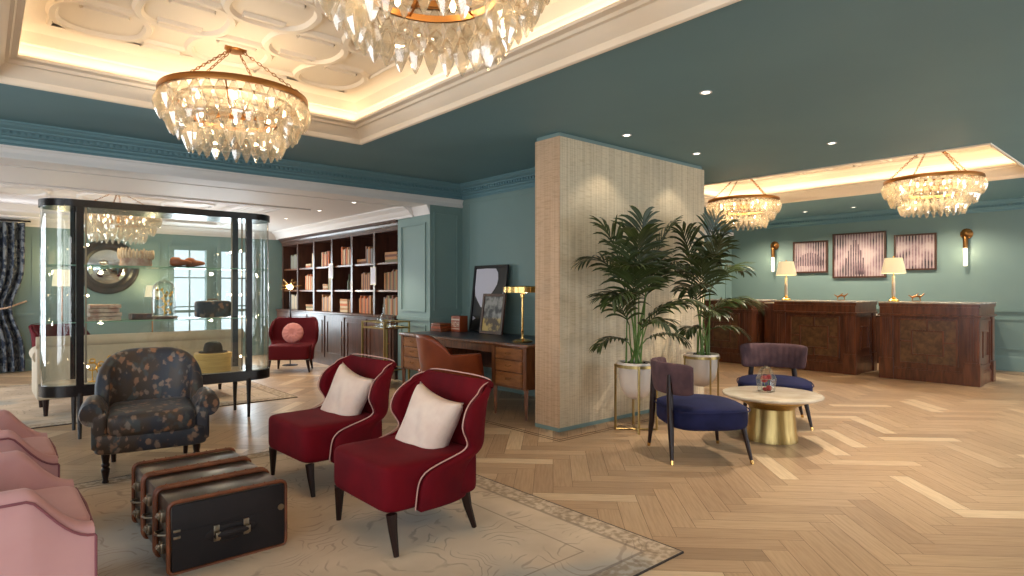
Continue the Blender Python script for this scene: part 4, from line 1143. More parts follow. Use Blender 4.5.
# ------------------------------------------------------------------ lounge behind the cabinet
t = thing('sofa', 'long cream sofa seen from behind through the display cabinet', 'sofa', (1.42, 8.12, RUG))
W = 1.0
bm = BM(); box(bm, -W, W, -.36, -.20, .17, .74, .03); obj('back', bm, 'cream_sofa', t)
bm = BM(); tube(bm, [(-W-.0, -.32, .755), (W+.0, -.32, .755)], .062, 16); obj('top_roll', bm, 'cream_sofa', t)
for sg in (1, -1):
    bm = BM(); x = sg*(W-.08); box(bm, x-.08, x+.08, -.195, .38, .17, .58, .02); obj('arm', bm, 'cream_sofa', t)
    bm = BM(); tube(bm, [(sg*(W-.05), -.19, .60), (sg*(W-.05), .38, .60)], .075, 14); obj('arm_roll', bm, 'cream_sofa', t)
bm = BM(); box(bm, -W+.165, W-.165, -.19, .38, .17, .30, .015); obj('base', bm, 'cream_sofa', t)
for i in range(2):
    bm = BM(); a = -W+.17+i*(W-.17); blob(bm, (a+(W-.17)/2, .09, .375), ((W-.18)/2, .29, .072), .3, .2, 30, 12); obj('seat_cushion', bm, 'cream_sofa', t, ang=60)
for sx in (-W+.08, W-.08):
    for sy in (-.30, .33):
        bm = BM(); tube(bm, [(sx, sy, .175), (sx, sy, 0)], [.03, .018], 8); obj('leg', bm, 'leg', t)
# convex mirror
xm, zm = at(108, YF-.04), 1.70
t = thing('convex_mirror', 'round convex mirror in a wide bronze frame on the far teal wall', 'mirror', (xm, YF-.001, zm))
t.rotation_euler = (PI/2, 0, 0)
bm = BM(); lathe(bm, [(.30,0),(.46,0),(.47,.03),(.45,.055),(.41,.06),(.38,.045),(.34,.055),(.315,.04),(.30,.03),(.30,0)], 56, cap=False); obj('frame', bm, 'mirror_frame', t)
bm = BM(); lathe(bm, [(.299,.02),(.25,.045),(.18,.065),(.1,.08),(.001,.085)], 48, cap=False); obj('mirror_glass', bm, 'convex', t, ang=60)
# curtain
bm = BM(); x0, x1 = -.45, .53
grid(bm, lambda u, v: Vector((x0+(x1-x0)*u-(.16*math.exp(-((v-.42)/.16)**2))*u, YF-.16+.05*math.sin(u*2*PI*9)+.012*math.sin(u*2*PI*23), .02+2.34*v)), 150, 20)
o = obj('curtain', bm, 'curtain', ang=80); tag(o, 'dark blue-grey printed curtain hanging floor-length at the left edge', 'curtain')
bm = BM(); tube(bm, [(-.5,YF-.24,1.0),(0,YF-.235,.97),(.30,YF-.235,1.02),(.55,YF-.03,1.12)], .014, 8); obj('tieback', bm, 'offwhite', o)
bm = BM(); tube(bm, [(-.9,YF-.16,2.39),(.6,YF-.16,2.39)], .014, 10); tag(obj('curtain_rail', bm, 'black'), 'dark rail above the printed curtain', 'curtain rail')
# lamp that warms the far wall
xl = at(62, 11.9)
t = thing('floor_lamp', 'floor lamp with a beige drum shade, seen through the left end of the cabinet', 'floor lamp', (xl, 11.9, 0))
bm = BM(); lathe(bm, [(.001,0),(.14,0),(.14,.015),(.02,.03),(.012,.06),(.012,1.36),(.001,1.36)], 24); obj('base', bm, 'brass_old', t)
bm = BM(); lathe(bm, [(.13,1.36),(.125,1.36),(.105,1.62),(.11,1.62),(.13,1.36)], 28, cap=False); obj('lamp_shade', bm, 'shade', t)
point('floor_lamp_bulb', (xl, 11.9, 1.70), 6, (1,.80,.42), .05)
xl2 = 2.15
t = thing('floor_lamp', 'slim brass floor lamp against the far wall beside the window, mostly behind the cabinet', 'floor lamp', (xl2+.1, 12.1, 0))
bm = BM(); lathe(bm, [(.001,0),(.12,0),(.12,.015),(.012,.03),(.01,1.2),(.001,1.2)], 20); obj('base', bm, 'brass_old', t)
bm = BM(); lathe(bm, [(.12,1.18),(.115,1.18),(.085,1.38),(.09,1.38),(.12,1.18)], 24, cap=False); obj('lamp_shade', bm, 'shade', t)
point('floor_lamp_bulb', (xl2+.1, 12.1, 1.45), 6, (1,.80,.42), .05)

# starburst lamp beside the burgundy chair
t = thing('starburst_lamp', 'slim floor lamp with a glowing spiky starburst head beside the burgundy chair', 'floor lamp', (4.02, 10.42, 0))
bm = BM(); lathe(bm, [(.001,0),(.13,0),(.13,.012),(.01,.025),(.009,1.30),(.001,1.30)], 20); obj('base', bm, 'black', t)
bm = BM(); bmesh.ops.create_uvsphere(bm, u_segments=12, v_segments=8, radius=.045, matrix=Matrix.Translation((0,0,1.35))); obj('bulb', bm, 'bulb', t)
bm = BM()
for k in range(46):
    a, z = rnd.random()*6.28, rnd.uniform(-.5,1); r = math.sqrt(1-z*z); d = Vector((r*math.cos(a), r*math.sin(a), z)); tube(bm, [Vector((0,0,1.35))+d*.04, Vector((0,0,1.35))+d*rnd.uniform(.12,.19)], [.003,.0015], 4)
obj('spikes', bm, 'brass', t)
point('starburst_light', (3.98, 10.42, 1.35), 10, (1,.85,.6), .06)

# bookcase
BX, BY0, BY1 = 4.62, 7.76, 12.36
t = thing('bookcase', 'tall dark wooden bookcase of six bays over panelled cupboards', 'bookcase')
NB = 6; bw = (BY1-BY0-.04)/NB; XB = XD-.01
bm = BM(); box(bm, XB-.02, XB, BY0, BY1, .94, 2.30); obj('back_panel', bm, 'walnut_in', t, sm=False)
for i in range(NB+1):
    y = BY0+.02+i*bw; bm = BM(); box(bm, BX, XB-.021, y-.02, y+.02, .921, 2.18); box(bm, BX-.012, BX, y-.03, y+.03, .921, 2.18); obj('upright', bm, 'walnut_dark', t, sm=False)
SZ = (1.30, 1.72)
for i in range(NB):
    for z in SZ:
        bm = BM(); box(bm, BX+.012, XB-.021, BY0+.041+i*bw, BY0+.02+(i+1)*bw-.021, z-.028, z); obj('shelf', bm, 'desk_wood', t, sm=False)
bm = BM(); run(bm, [(0,2.18),(.02,2.18),(.02,2.24),(.04,2.25),(.05,2.28),(.09,2.31),(.09,2.325),(-.45,2.325),(-.45,2.18)], (BX-.005, BY0), (BX-.005, BY1), (-1,0)); obj('cornice', bm, 'walnut_dark', t, ang=25)
LX = 4.50
bm = BM(); box(bm, LX-.03, XB, BY0-.0, BY1, .885, .92, .006); obj('worktop', bm, 'walnut_dark', t)
bm = BM(); box(bm, LX+.02, XB, BY0, BY1, 0, .10); obj('plinth', bm, 'walnut_dark', t, sm=False)
bm = BM(); box(bm, LX, XB, BY0, BY1, .101, .884); obj('cupboard', bm, 'walnut_dark', t, sm=False)
for i in range(NB):
    for h in (0,):
        y0, y1 = BY0+.05+i*bw, BY0+i*bw+bw-.01
        bm = BM(); box(bm, LX-.018, LX-.001, y0, y1, .14, .85); panel_mould(bm, 'x', LX-.018, -1, y0+.07, y1-.07, .21, .78, .02, .010); d = obj('door', bm, 'walnut_dark', t, sm=False)
        bm = BM(); bmesh.ops.create_uvsphere(bm, u_segments=10, v_segments=6, radius=.012, matrix=Matrix.Translation((LX-.034, y0+.035, .52))); obj('knob', bm, 'brass_old', d)
# books: bay 0 = nearest the pier
bcols = {'tan': C(176,122,76), 'orange': C(192,100,48), 'brown': C(112,66,42), 'cream': C(204,180,144), 'olive': C(120,112,78), 'grey': C(128,124,120)}
for k_, v in bcols.items(): M['book_'+k_] = mat(k_+'_book_cloth', v, .7)
M['pages'] = mat('book_pages', C(214,200,172), .8)
ordn = ['first bay from the teal pier', 'second bay from the teal pier', 'third bay from the teal pier', 'fourth bay from the teal pier', 'fifth bay from the teal pier', 'last bay at the far end']
shn = ['lowest', 'middle', 'top']
def book(bay, sh, colr, y, w, h, d, lying=None):
    z = (.921, SZ[0]+.001, SZ[1]+.001)[sh]
    if lying is not None: z = lying
    c = 'book'; x0 = BX+.05
    bm = BM()
    if lying is None: box(bm, x0, x0+d, y, y+w, z, z+h, .003)
    else: box(bm, x0, x0+d, y, y+h, z, z+w, .003)
    o = obj('book', bm, 'book_'+colr, sm=False)
    bm = BM()
    if lying is None: box(bm, x0+.006, x0+d+.002, y+.004, y+w-.004, z+h-.002, z+h+.0015)
    else: box(bm, x0+.006, x0+d-.004, y-.0015, y+.002, z+.004, z+w-.004)
    obj('pages', bm, 'pages', o, sm=False)
    ps = 'standing' if lying is None else 'lying'
    tag(o, '%s book %s on the %s shelf, %s' % (colr, ps, shn[sh], ordn[bay]), 'book', '%s books, %s shelf, %s' % (colr+' '+ps, shn[sh], ordn[bay]))
def row(bay, sh, cols, start, n, hm, jit=.03):
    y = BY0+.045+bay*bw+start*(bw-.05); 
    for i in range(n):
        w = rnd.uniform(.028,.05)
        if y+w > BY0+.02+(bay+1)*bw-.025: break
        book(bay, sh, cols[i % len(cols)], y, w, hm+rnd.uniform(-jit, jit), rnd.uniform(.15,.2)); y += w+.0015
def pile(bay, sh, cols, start, L):
    z = (.921, SZ[0]+.001, SZ[1]+.001)[sh]; y = BY0+.045+bay*bw+start*(bw-.05)
    for i, c in enumerate(cols):
        w = rnd.uniform(.03,.042); book(bay, sh, c, y+rnd.uniform(0,.02), w, L, .17, z); z += w+.001
row(0, 0, ['olive','brown','tan','grey'], .12, 12, .27); row(0, 1, ['brown','tan','olive'], .15, 11, .28); pile(0, 2, ['olive','tan','brown','tan'], .2, .36)
row(1, 0, ['tan','brown','orange'], .28, 10, .26); row(1, 1, ['brown','tan'], .30, 8, .27); row(1, 2, ['grey','brown','tan'], .2, 5, .26); pile(1, 2, ['brown','tan'], .5, .3)
pile(2, 0, ['cream','tan','cream','orange','cream','tan'], .35, .28); row(2, 0, ['brown','tan'], .08, 4, .22); row(2, 1, ['brown','tan'], .06, 3, .14); row(2, 2, ['orange','brown','cream','tan'], .15, 9, .29)
row(3, 0, ['tan','grey','tan','cream'], .08, 11, .27); row(3, 1, ['cream','olive'], .12, 4, .30); pile(3, 1, ['tan','cream','tan'], .38, .2); row(3, 2, ['orange','brown','orange','cream'], .30, 8, .25)
pile(4, 0, ['cream','olive','tan'], .18, .34); row(4, 0, ['tan'], .05, 2, .25); row(4, 1, ['cream','tan','orange'], .25, 9, .27); row(4, 2, ['orange','cream'], .06, 4, .24); pile(4, 2, ['orange','cream'], .36, .22)
row(5, 2, ['grey','olive'], .15, 9, .27); row(5, 0, ['grey','cream'], .15, 9, .27)
t = thing('green_bottle', 'dark green bottle alone on the middle shelf, third bay', 'bottle', (BX+.12, BY0+.02+2.45*bw, SZ[0]+.001)); bm = BM(); lathe(bm, [(.001,0),(.035,0),(.037,.14),(.015,.19),(.013,.27),(.001,.27)], 14); obj('body', bm, 'leaf', t)
for i, (yy, z0, z1) in enumerate(((BY0+.02+1*bw, 1.38, 1.66), (BY0+.02+3*bw, 1.50, 1.76))):
    t = thing('hanging_picture', ['small grey picture hung on the bookcase upright nearer the pier', 'small grey picture hung on the middle upright of the bookcase'][i], 'picture', (BX-.013, yy, z0), 0, 'pictures on bookcase uprights')
    bm = BM(); box(bm, -.014, -.0005, -.085, .085, 0, z1-z0); obj('frame', bm, 'nickel', t, sm=False)
    bm = BM(); box(bm, -.016, -.0142, -.07, .07, .015, z1-z0-.015); obj('print', bm, 'printwhite', t, sm=False)

# bar cart
t = thing('bar_cart', 'brass two-tier drinks trolley with mirrored tray before the teal pier', 'trolley', (4.18, 7.42, 0), .1)
bm = BM()
for x in (-.20, .20):
    for y in (-.26, .26): box(bm, x-.011, x+.011, y-.011, y+.011, .04, .88)
    box(bm, x-.008, x+.008, -.25, .25, .862, .878); box(bm, x-.008, x+.008, -.25, .25, .22, .24); box(bm, x-.006, x+.006, -.25, .25, .78, .80)
for y in (-.26, .26): box(bm, -.19, .19, y-.008, y+.008, .862, .878); box(bm, -.19, .19, y-.008, y+.008, .78, .80); box(bm, -.19, .19, y-.008, y+.008, .22, .24)
obj('frame', bm, 'brass_soft', t, sm=False)
for z in (.79, .23):
    bm = BM(); box(bm, -.188, .188, -.248, .248, z-.008, z+.003); obj('tray', bm, 'convex', t, sm=False)
for x in (-.20, .20):
    for y in (-.26, .26):
        bm = BM(); tube(bm, [(x-.008, y, .025), (x+.008, y, .025)], .022, 14); obj('wheel', bm, 'black', t)
def decanter(label, x, y, h, r, z=.794):
    t = thing('decanter', label, 'decanter', (x, y, z), 0, 'glass decanters on the trolley')
    bm = BM(); lathe(bm, [(.001,0),(r,0),(r*1.05,h*.35),(r*.4,h*.6),(r*.32,h*.8),(r*.5,h*.83),(.001,h*.83)], 16, cap=False); obj('body', bm, 'glassc', t)
    bm = BM(); lathe(bm, [(.001,h*.83),(.012,h*.85),(.02,h*.93),(.001,h)], 12, cap=False); obj('stopper', bm, 'glassc', t)
decanter('tall glass decanter standing on the brass trolley', 4.16, 7.42, .33, .055)
decanter('small glass decanter on the brass trolley beside the tall one', 4.2, 7.27, .18, .045)
decanter('short glass decanter at the far side of the brass trolley', 4.16, 7.57, .16, .05)

# ------------------------------------------------------------------ desk
DX0, DX1, DY0, DY1 = 4.06, 5.0, 4.42, 6.83
t = thing('writing_desk', 'long walnut desk with dark leather top against the teal wall', 'desk')
bm = BM(); box(bm, DX0-.02, DX1, DY0-.02, DY1, .722, .752, .006); obj('desktop', bm, 'desk_wood', t)
bm = BM(); box(bm, DX0+.05, DX1-.06, DY0+.05, DY1-.07, .7522, .7545); obj('leather_inset', bm, 'deskleather', t, sm=False)
for (a, b) in ((DY0+.03, DY0+.53), (DY1-.54, DY1-.04)):
    bm = BM(); box(bm, DX0+.01, DX1-.03, a, b, .30, .720); box(bm, DX0-.003, DX0+.01, a-.02, a+.03, .30, .72); box(bm, DX0-.003, DX0+.01, b-.03, b+.02, .30, .72); pd = obj('pedestal', bm, 'desk_wood', t, sm=False)
    for z0, z1 in ((.595, .705), (.47, .58), (.325, .455)):
        bm = BM(); box(bm, DX0-.006, DX0+.009, a+.045, b-.045, z0, z1, .003); panel_mould(bm, 'x', DX0-.006, -1, a+.06, b-.06, z0+.012, z1-.012, .006, .003); d = obj('drawer', bm, 'drawer_wood', t, sm=False)
        ym = (a+b)/2; bm = BM(); tube(bm, [(DX0-.010, ym-.035, (z0+z1)/2+.01), (DX0-.022, ym-.02, (z0+z1)/2-.006), (DX0-.022, ym+.02, (z0+z1)/2-.006), (DX0-.010, ym+.035, (z0+z1)/2+.01)], .003, 6)
        for s_ in (-.035, .035): lathe(bm, [(.001,0),(.008,0),(.008,.004),(.001,.004)], 8, (DX0-.010, ym+s_, (z0+z1)/2+.008))
        obj('pull', bm, 'brass_old', d)
    for x in (DX0+.025, DX1-.055):
        for y in (a+.01, b-.01):
            bm = BM(); tube(bm, [(x, y, .31), (x, y, .04), (x, y, 0)], [.032, .018, .014], 4); obj('leg', bm, 'desk_wood', t, sm=False)
bm = BM(); box(bm, DX0+.02, DX1-.03, DY0+.531, DY1-.541, .64, .720); obj('centre_drawer', bm, 'desk_wood', t, sm=False)
bm = BM(); box(bm, DX1-.05, DX1-.031, DY0+.531, DY1-.541, .30, .639); obj('modesty_panel', bm, 'walnut_dark', t, sm=False)
# leather desk chair
t = thing('desk_chair', 'tan leather tub chair drawn up to the walnut desk', 'chair', (3.72, 5.32, 0), -.1)
bm = BM()
def P3(u, v):
    th = (u*2-1)*PI/2*1.0; c, s = abs(math.cos(th))**.75, math.copysign(abs(math.sin(th))**.75, math.sin(th))
    topz = .64+.20*max(0, 1-(abs(u*2-1)/.62)**2.4)**.8
    xe = .30
    z = .33+(topz-.33)*v
    return Vector((-.22-.07*v+(xe+.22)*(1-c), (.28+.03*v)*s, z))
grid(bm, P3, 44, 12); obj('shell', bm, 'leather', t, solid=.04, off=0)
bm = BM(); blob(bm, (.03,0,.41), (.27,.25,.07), .35, .3, 32, 12); obj('seat', bm, 'leather', t, ang=60)
bm = BM(); box(bm, -.2, .26, -.22, .22, .30, .345, .01); obj('seat_frame', bm, 'leg', t)
for x, y in ((.24,.2),(.24,-.2),(-.18,.2),(-.18,-.2)):
    bm = BM(); tube(bm, [(x,y,.31),(x*1.15,y*1.12,0)], [.022,.013], 8); obj('leg', bm, 'leg', t)
# desk lamp
t = thing('desk_lamp', 'brass desk lamp with wide disc shade on the desk near the partition', 'table lamp', (4.27, 4.72, .755))
t.scale = (1.35, 1.35, 1.28)
bm = BM(); lathe(bm, [(.001,0),(.075,0),(.078,.012),(.055,.022),(.012,.03),(.009,.08),(.013,.09),(.008,.10),(.008,.36),(.016,.365),(.016,.40),(.008,.405),(.008,.44),(.001,.44)], 24); obj('base', bm, 'brass', t)
bm = BM(); lathe(bm, [(.145,.405),(.148,.405),(.148,.45),(.14,.456),(.001,.462),(.001,.458),(.138,.452),(.145,.447),(.145,.405)], 40, cap=False)
for k in range(20):
    a = k*PI/10; box(bm, .147*math.cos(a)-.002, .147*math.cos(a)+.002, .147*math.sin(a)-.002, .147*math.sin(a)+.002, .405, .452)
obj('lamp_shade', bm, 'brass', t)
bm = BM(); bmesh.ops.create_uvsphere(bm, u_segments=10, v_segments=6, radius=.018, matrix=Matrix.Translation((.04,0,.42))); obj('bulb', bm, 'bulb', t)
point('desk_lamp_bulb', (4.27, 4.72, 1.26), 1.5, (1,.8,.5), .03)
# large abstract picture leaning on the wall and small framed picture before it
def leaned(name, label, y0, y1, z0, h, xb, tilt, cols):
    t = thing(name, label, 'picture', (xb, (y0+y1)/2, z0)); t.rotation_euler = (0, tilt, 0)
    w = y1-y0; return t, w
t, w = leaned('abstract_picture', 'large black and white abstract picture leaning on the desk wall', 5.80, 6.48, .756, .85, 4.92, .12, None)
bm = BM(); hh = .87
for a, b, c, d in ((-w/2, w/2, 0, .03), (-w/2, w/2, hh-.03, hh), (-w/2, -w/2+.03, .03, hh-.03), (w/2-.03, w/2, .03, hh-.03)): box(bm, -.03, 0, a, b, c, d)
obj('frame', bm, 'printblack', t, sm=False)
bm = BM(); box(bm, -.015, -.012, -w/2+.03, w/2-.03, .03, hh-.03); obj('print', bm, 'printblack', t, sm=False)
def flat_poly(pts, x):
    bm = BM(); A = [bm.verts.new((x, y, z)) for y, z in pts]; B = [bm.verts.new((x+.0015, y, z)) for y, z in pts]; n = len(pts)
    bm.faces.new(A); bm.faces.new(B[::-1])
    for k in range(n): bm.faces.new((A[k], A[(k+1) % n], B[(k+1) % n], B[k]))
    return bm
H_ = hh
pts = [(w/2-.04,H_-.045),(w/2-.25,H_-.04),(w/2-.44,H_-.045),(w/2-.49,H_-.10),(w/2-.505,H_-.18),(w/2-.49,H_-.25),(w/2-.44,H_-.32),(w/2-.37,H_-.39),(w/2-.31,H_-.47),(w/2-.26,H_-.56),(w/2-.2,H_-.55),(w/2-.13,H_-.48),(w/2-.06,H_-.40),(w/2-.04,H_-.3)]
obj('white_shape', flat_poly(pts, -.0172), 'printwhite', t, sm=False)
pts = [(w/2-.05,.20),(w/2-.02-.03,.14),(w/2-.11,.17)]; obj('white_shape', flat_poly(pts, -.0172), 'printwhite', t, sm=False)
pts = [(-w/2+.045,H_-.33),(-w/2+.13,H_-.47),(-w/2+.05,H_-.52)]; obj('white_shape', flat_poly(pts, -.0172), 'printwhite', t, sm=False)
def b_land(N, L, p):
    tc = N.new('ShaderNodeTexCoord'); n = node(N, 'ShaderNodeTexNoise', Scale=9., Detail=5.); L.new(tc.outputs['Object'], n.inputs['Vector'])
    s = N.new('ShaderNodeSeparateXYZ'); L.new(tc.outputs['Generated'], s.inputs[0])
    sky = mixc(N, L, smooth(N, L, n.outputs[0], .4, .6), C(52,52,56), C(150,148,144))
    gr = mixc(N, L, smooth(N, L, n.outputs[0], .42, .58), C(70,50,32), C(196,164,96))
    L.new(mixc(N, L, smooth(N, L, s.outputs[2], .32, .42), gr, sky), p.inputs['Base Color']); p.inputs['Roughness'].default_value = .3
M['land'] = ramp_mat('dark_landscape_print', b_land)
t, w = leaned('framed_print', 'small brown-framed landscape picture standing before the abstract one', 5.60, 6.03, .756, .5, 4.74, .14, None); hh = .50
bm = BM()
for a, b, c, d in ((-w/2, w/2, 0, .035), (-w/2, w/2, hh-.035, hh), (-w/2, -w/2+.035, .035, hh-.035), (w/2-.035, w/2, .035, hh-.035)): box(bm, -.025, 0, a, b, c, d)
obj('frame', bm, 'walnut_dark', t, sm=False)
bm = BM(); box(bm, -.012, -.009, -w/2+.035, w/2-.035, .035, hh-.035); obj('print', bm, 'land', t, sm=False)
# lettered box and books
t = thing('lettered_box', 'small orange-brown box with cream letters on the desk, left of the abstract picture', 'box', (4.72, 6.45, .756), .1)
t.scale = (1, 1, 1.25)
bm = BM(); box(bm, -.07, .07, -.085, .085, 0, .165, .004); obj('body', bm, 'leather', t)
bm = BM(); box(bm, -.071, -.0705, -.08, .08, .12, .135); box(bm, -.071, -.0705, -.08, .08, .028, .036)
for k, yy in enumerate((-.05, 0, .05)):     # blurred characters as on the box: H, O, S shapes
    for a, b, c, d in (((-.018,-.010,.05,.105),(.010,.018,.05,.105),(-.010,.010,.073,.082)) if k != 1 else ((-.018,-.010,.05,.105),(.010,.018,.05,.105),(-.010,.010,.05,.059),(-.010,.010,.096,.105))): box(bm, -.0725, -.0702, yy+a, yy+b, c, d)
obj('lettering', bm, 'offwhite', t, sm=False)
for i in range(3):
    bm = BM(); box(bm, 4.50, 4.68, 6.56+.01*i, 6.80-.01*i, .756+.036*i, .790+.036*i, .004)
    tag(obj('leather_book', bm, 'leather' if i % 2 else 'rim'), 'brown leather book in the desk pile, %s' % ('bottom one', 'middle one', 'top one')[i], 'book', 'leather books piled on the desk')

# ------------------------------------------------------------------ reception
def make_counter(label, y0, y1):
    t = thing('reception_counter', label, 'counter', (10.05, y0, 0), 0, 'panelled walnut reception counters')
    Wd = y1-y0; D = .90
    bm = BM(); box(bm, .04, D-.02, .04, Wd-.04, .12, 1.06); obj('carcass', bm, 'walnut', t, sm=False)
    bm = BM(); box(bm, -.005, D+.005, -.005, Wd+.005, 1.106, 1.128, .004); obj('worktop', bm, 'marble_top', t)
    bm = BM(); box(bm, .0, D, .0, Wd, 1.061, 1.105); box(bm, .015, D, .015, Wd-.015, .955, 1.060); box(bm, -.012, D, -.012, Wd+.012, .93, .954, .004); obj('frieze', bm, 'walnut', t, sm=False)
    bm = BM(); box(bm, .02, D, .02, Wd-.02, 0, .16); box(bm, .03, D, .03, Wd-.03, .16, .18); obj('plinth', bm, 'walnut', t, sm=False)
    for a, b in ((.0, .19), (Wd-.19, Wd)):
        bm = BM(); box(bm, .012, .039, a+.012, b-.012, .30, .929); box(bm, -.004, .039, a, b, 0, .29, .004); box(bm, .0, .039, a+.005, b-.005, .29, .31)
        for q in (.045, .075, .105, .135): box(bm, .004, .012, a+q, a+q+.012, .34, .90)
        box(bm, .0, .015, a+.012, b-.012, .955, 1.06)
        obj('pilaster', bm, 'walnut', t, sm=False)
    # front panel: outer frame, inner frame, cross ties
    a, b, z0, z1 = .25, Wd-.25, .24, .89
    bm = BM(); box(bm, .030, .0395, a, b, z0, z1); obj('burl_panel', bm, 'burl', t, sm=False)
    bm = BM(); panel_mould(bm, 'x', .030, -1, a, b, z0, z1, .024, .016)
    a2, b2, z2, z3 = a+.16, b-.16, z0+.13, z1-.16; panel_mould(bm, 'x', .030, -1, a2, b2, z2, z3, .02, .016)
    m_ = (a+b)/2; zm_ = (z0+z1)/2
    box(bm, .014, .030, m_-.012, m_+.012, z3, z1-.024); box(bm, .014, .030, m_-.012, m_+.012, z0+.024, z2)
    box(bm, .016, .030, a+.024, a2, zm_-.010, zm_+.010); box(bm, .016, .030, b2, b-.024, zm_-.010, zm_+.010)
    obj('moulding', bm, 'walnut', t, sm=False)
    for yy, o in ((.04, -1), (Wd-.04, 1)):
        bm = BM(); e = yy; 
        for s0, s1 in ((.04, .16), (D-.14, D-.02)):
            lo, hi = sorted((e, e+o*.03)); box(bm, s0, s1, lo, hi, .30, .929); lo, hi = sorted((e, e+o*.042)); box(bm, s0-.005, s1+.01, lo, hi, 0, .29)
        panel_mould(bm, 'y', e, o, .20, D-.18, .24, .89, .024, .016); panel_mould(bm, 'y', e, o, .30, D-.28, .37, .73, .02, .016)
        obj('side_panel', bm, 'walnut', t, sm=False)
    return t
make_counter('rightmost walnut reception counter, with a cream-shaded lamp at its left end', 2.0, 3.22)
make_counter('middle walnut reception counter behind the farther navy chair', 3.53, 4.80)
make_counter('leftmost walnut reception counter, partly hidden by the palm', 5.19, 6.38)
t = thing('back_counter', 'long low dark wooden counter along the wall behind reception', 'counter', (12.0, 2.3, 0))
bm = BM(); box(bm, 0, .40, 0, 4.2, .08, .84); box(bm, .03, .40, .02, 4.18, 0, .08); obj('carcass', bm, 'walnut_dark', t, sm=False)
bm = BM(); box(bm, -.02, .41, -.02, 4.22, .841, .87, .004); obj('worktop', bm, 'marble_top', t)
for k in range(6):
    bm = BM(); box(bm, -.018, -.001, .02+k*.66, .66+k*.66-.02, .12, .81); panel_mould(bm, 'x', -.018, -1, .08+k*.66, .60+k*.66, .18, .75, .02, .01); obj('door', bm, 'walnut_dark', t, sm=False)
t = thing('link_panel', 'dark recessed wooden panel between the left and middle reception counters', 'panel', (10.45, 4.812, 0))
bm = BM(); box(bm, 0, .30, 0, .355, 0, 1.06); box(bm, -.01, .30, 0, .355, .93, .955); obj('body', bm, 'walnut', t, sm=False)
bm = BM(); box(bm, -.005, .305, 0, .355, 1.061, 1.085); obj('cap', bm, 'marble_top', t, sm=False)
def table_lamp(label, x, y, z):
    t = thing('table_lamp', label, 'table lamp', (x, y, z), 0, 'pleated-shade lamps on the reception counters')
    bm = BM(); lathe(bm, [(.001,0),(.07,0),(.07,.018),(.05,.03),(.022,.045),(.03,.06),(.018,.075),(.001,.076)], 24); obj('base', bm, 'gold', t)
    bm = BM(); lathe(bm, [(.001,.077),(.022,.077),(.026,.10),(.020,.38),(.001,.38)], 16); obj('column', bm, 'marble', t)
    bm = BM(); tube(bm, [(0,0,.38),(0,0,.66)], .006, 6); lathe(bm, [(.001,.655),(.01,.66),(.008,.675),(.001,.68)], 10); obj('rod', bm, 'gold', t)
    bm = BM(); n = 120; z0, z1 = .42, .65
    A = []; B = []
    for k in range(n):
        a = 2*PI*k/n; w = .004*(1 if k % 2 else -1); A.append(bm.verts.new(((.158+w)*math.cos(a), (.158+w)*math.sin(a), z0))); B.append(bm.verts.new(((.112+w*.7)*math.cos(a), (.112+w*.7)*math.sin(a), z1)))
    for k in range(n): bm.faces.new((A[k], A[(k+1) % n], B[(k+1) % n], B[k]))
    obj('lamp_shade', bm, 'shade', t, sm=False, solid=.002)
    point('table_lamp_bulb', (x, y, z+.54), 5, (1,.82,.52), .04)
table_lamp('cream pleated lamp on the rightmost reception counter', 10.30, 3.10, 1.129)
table_lamp('cream pleated lamp on the middle reception counter', 10.25, 4.69, 1.129)
def figurine(label, x, y):
    t = thing('figurine', label, 'figurine', (x, y, 1.129), .4, 'bronze figurines on the counters')
    bm = BM(); box(bm, -.03, .03, -.05, .05, 0, .012, .002); obj('base', bm, 'brass_old', t)
    bm = BM(); tube(bm, [(0,-.10,.115),(0,-.05,.07),(0,0,.085),(0,.05,.06),(0,.10,.095)], [.006,.014,.018,.014,.005], 8)
    for s_ in (-.04, .04): tube(bm, [(0,s_,.07),(0,s_*1.4,.012)], [.009,.006], 6)
    tube(bm, [(0,.01,.085),(0,-.03,.125)], [.010,.004], 6); obj('body', bm, 'brass_old', t)
figurine('small bronze animal figurine beside the lamp on the rightmost reception counter', 10.5, 2.86)
figurine('small bronze animal figurine on the middle reception counter', 10.6, 3.95)
# pictures on the reception wall
def wall_pic(label, y0, y1, z0, z1, seed, sc):
    t = thing('framed_photograph', label, 'picture', (XR, (y0+y1)/2, z0), 0, 'striped photographs above reception'); w = y1-y0; h = z1-z0
    bm = BM()
    for a, b, c, d in ((-w/2, w/2, 0, .028), (-w/2, w/2, h-.028, h), (-w/2, -w/2+.028, .028, h-.028), (w/2-.028, w/2, .028, h-.028)): box(bm, -.045, -.001, a, b, c, d)
    obj('frame', bm, 'walnut_dark', t, sm=False)
    M['art%d' % seed] = art_stripe('striped_photograph_%d' % seed, seed, sc)
    bm = BM(); box(bm, -.025, -.002, -w/2+.028, w/2-.028, .028, h-.028); obj('print', bm, 'art%d' % seed, t, sm=False)
    return t, w, h
t1, w1, h1 = wall_pic('striped photograph of a building, leftmost of three over reception', 4.87, 5.54, 1.64, 2.27, 1, 3)
t2_, w2, h2 = wall_pic('largest striped photograph with a blurred figure, centre of the three over reception', 3.86, 4.78, 1.53, 2.38, 4, 2.4)
wall_pic('striped photograph of clouds, rightmost of three over reception', 3.08, 3.73, 1.65, 2.29, 9, 4)
M['artdark'] = mat('art_dark_ink', C(78,62,70), .4, col2=C(116,94,100), scale=14)
def stripes_poly(t, fn, y0, y1, n, m='artdark'):
    """vertical ink slats whose lengths follow a silhouette"""
    bm = BM()
    for k in range(n):
        y = y0+(y1-y0)*(k+.5)/n; lo, hi = fn((k+.5)/n)
        if hi > lo: box(bm, -.0262, -.0252, y-.0115, y+.0115, lo, hi)
    obj('image_slats', bm, m, t, sm=False)
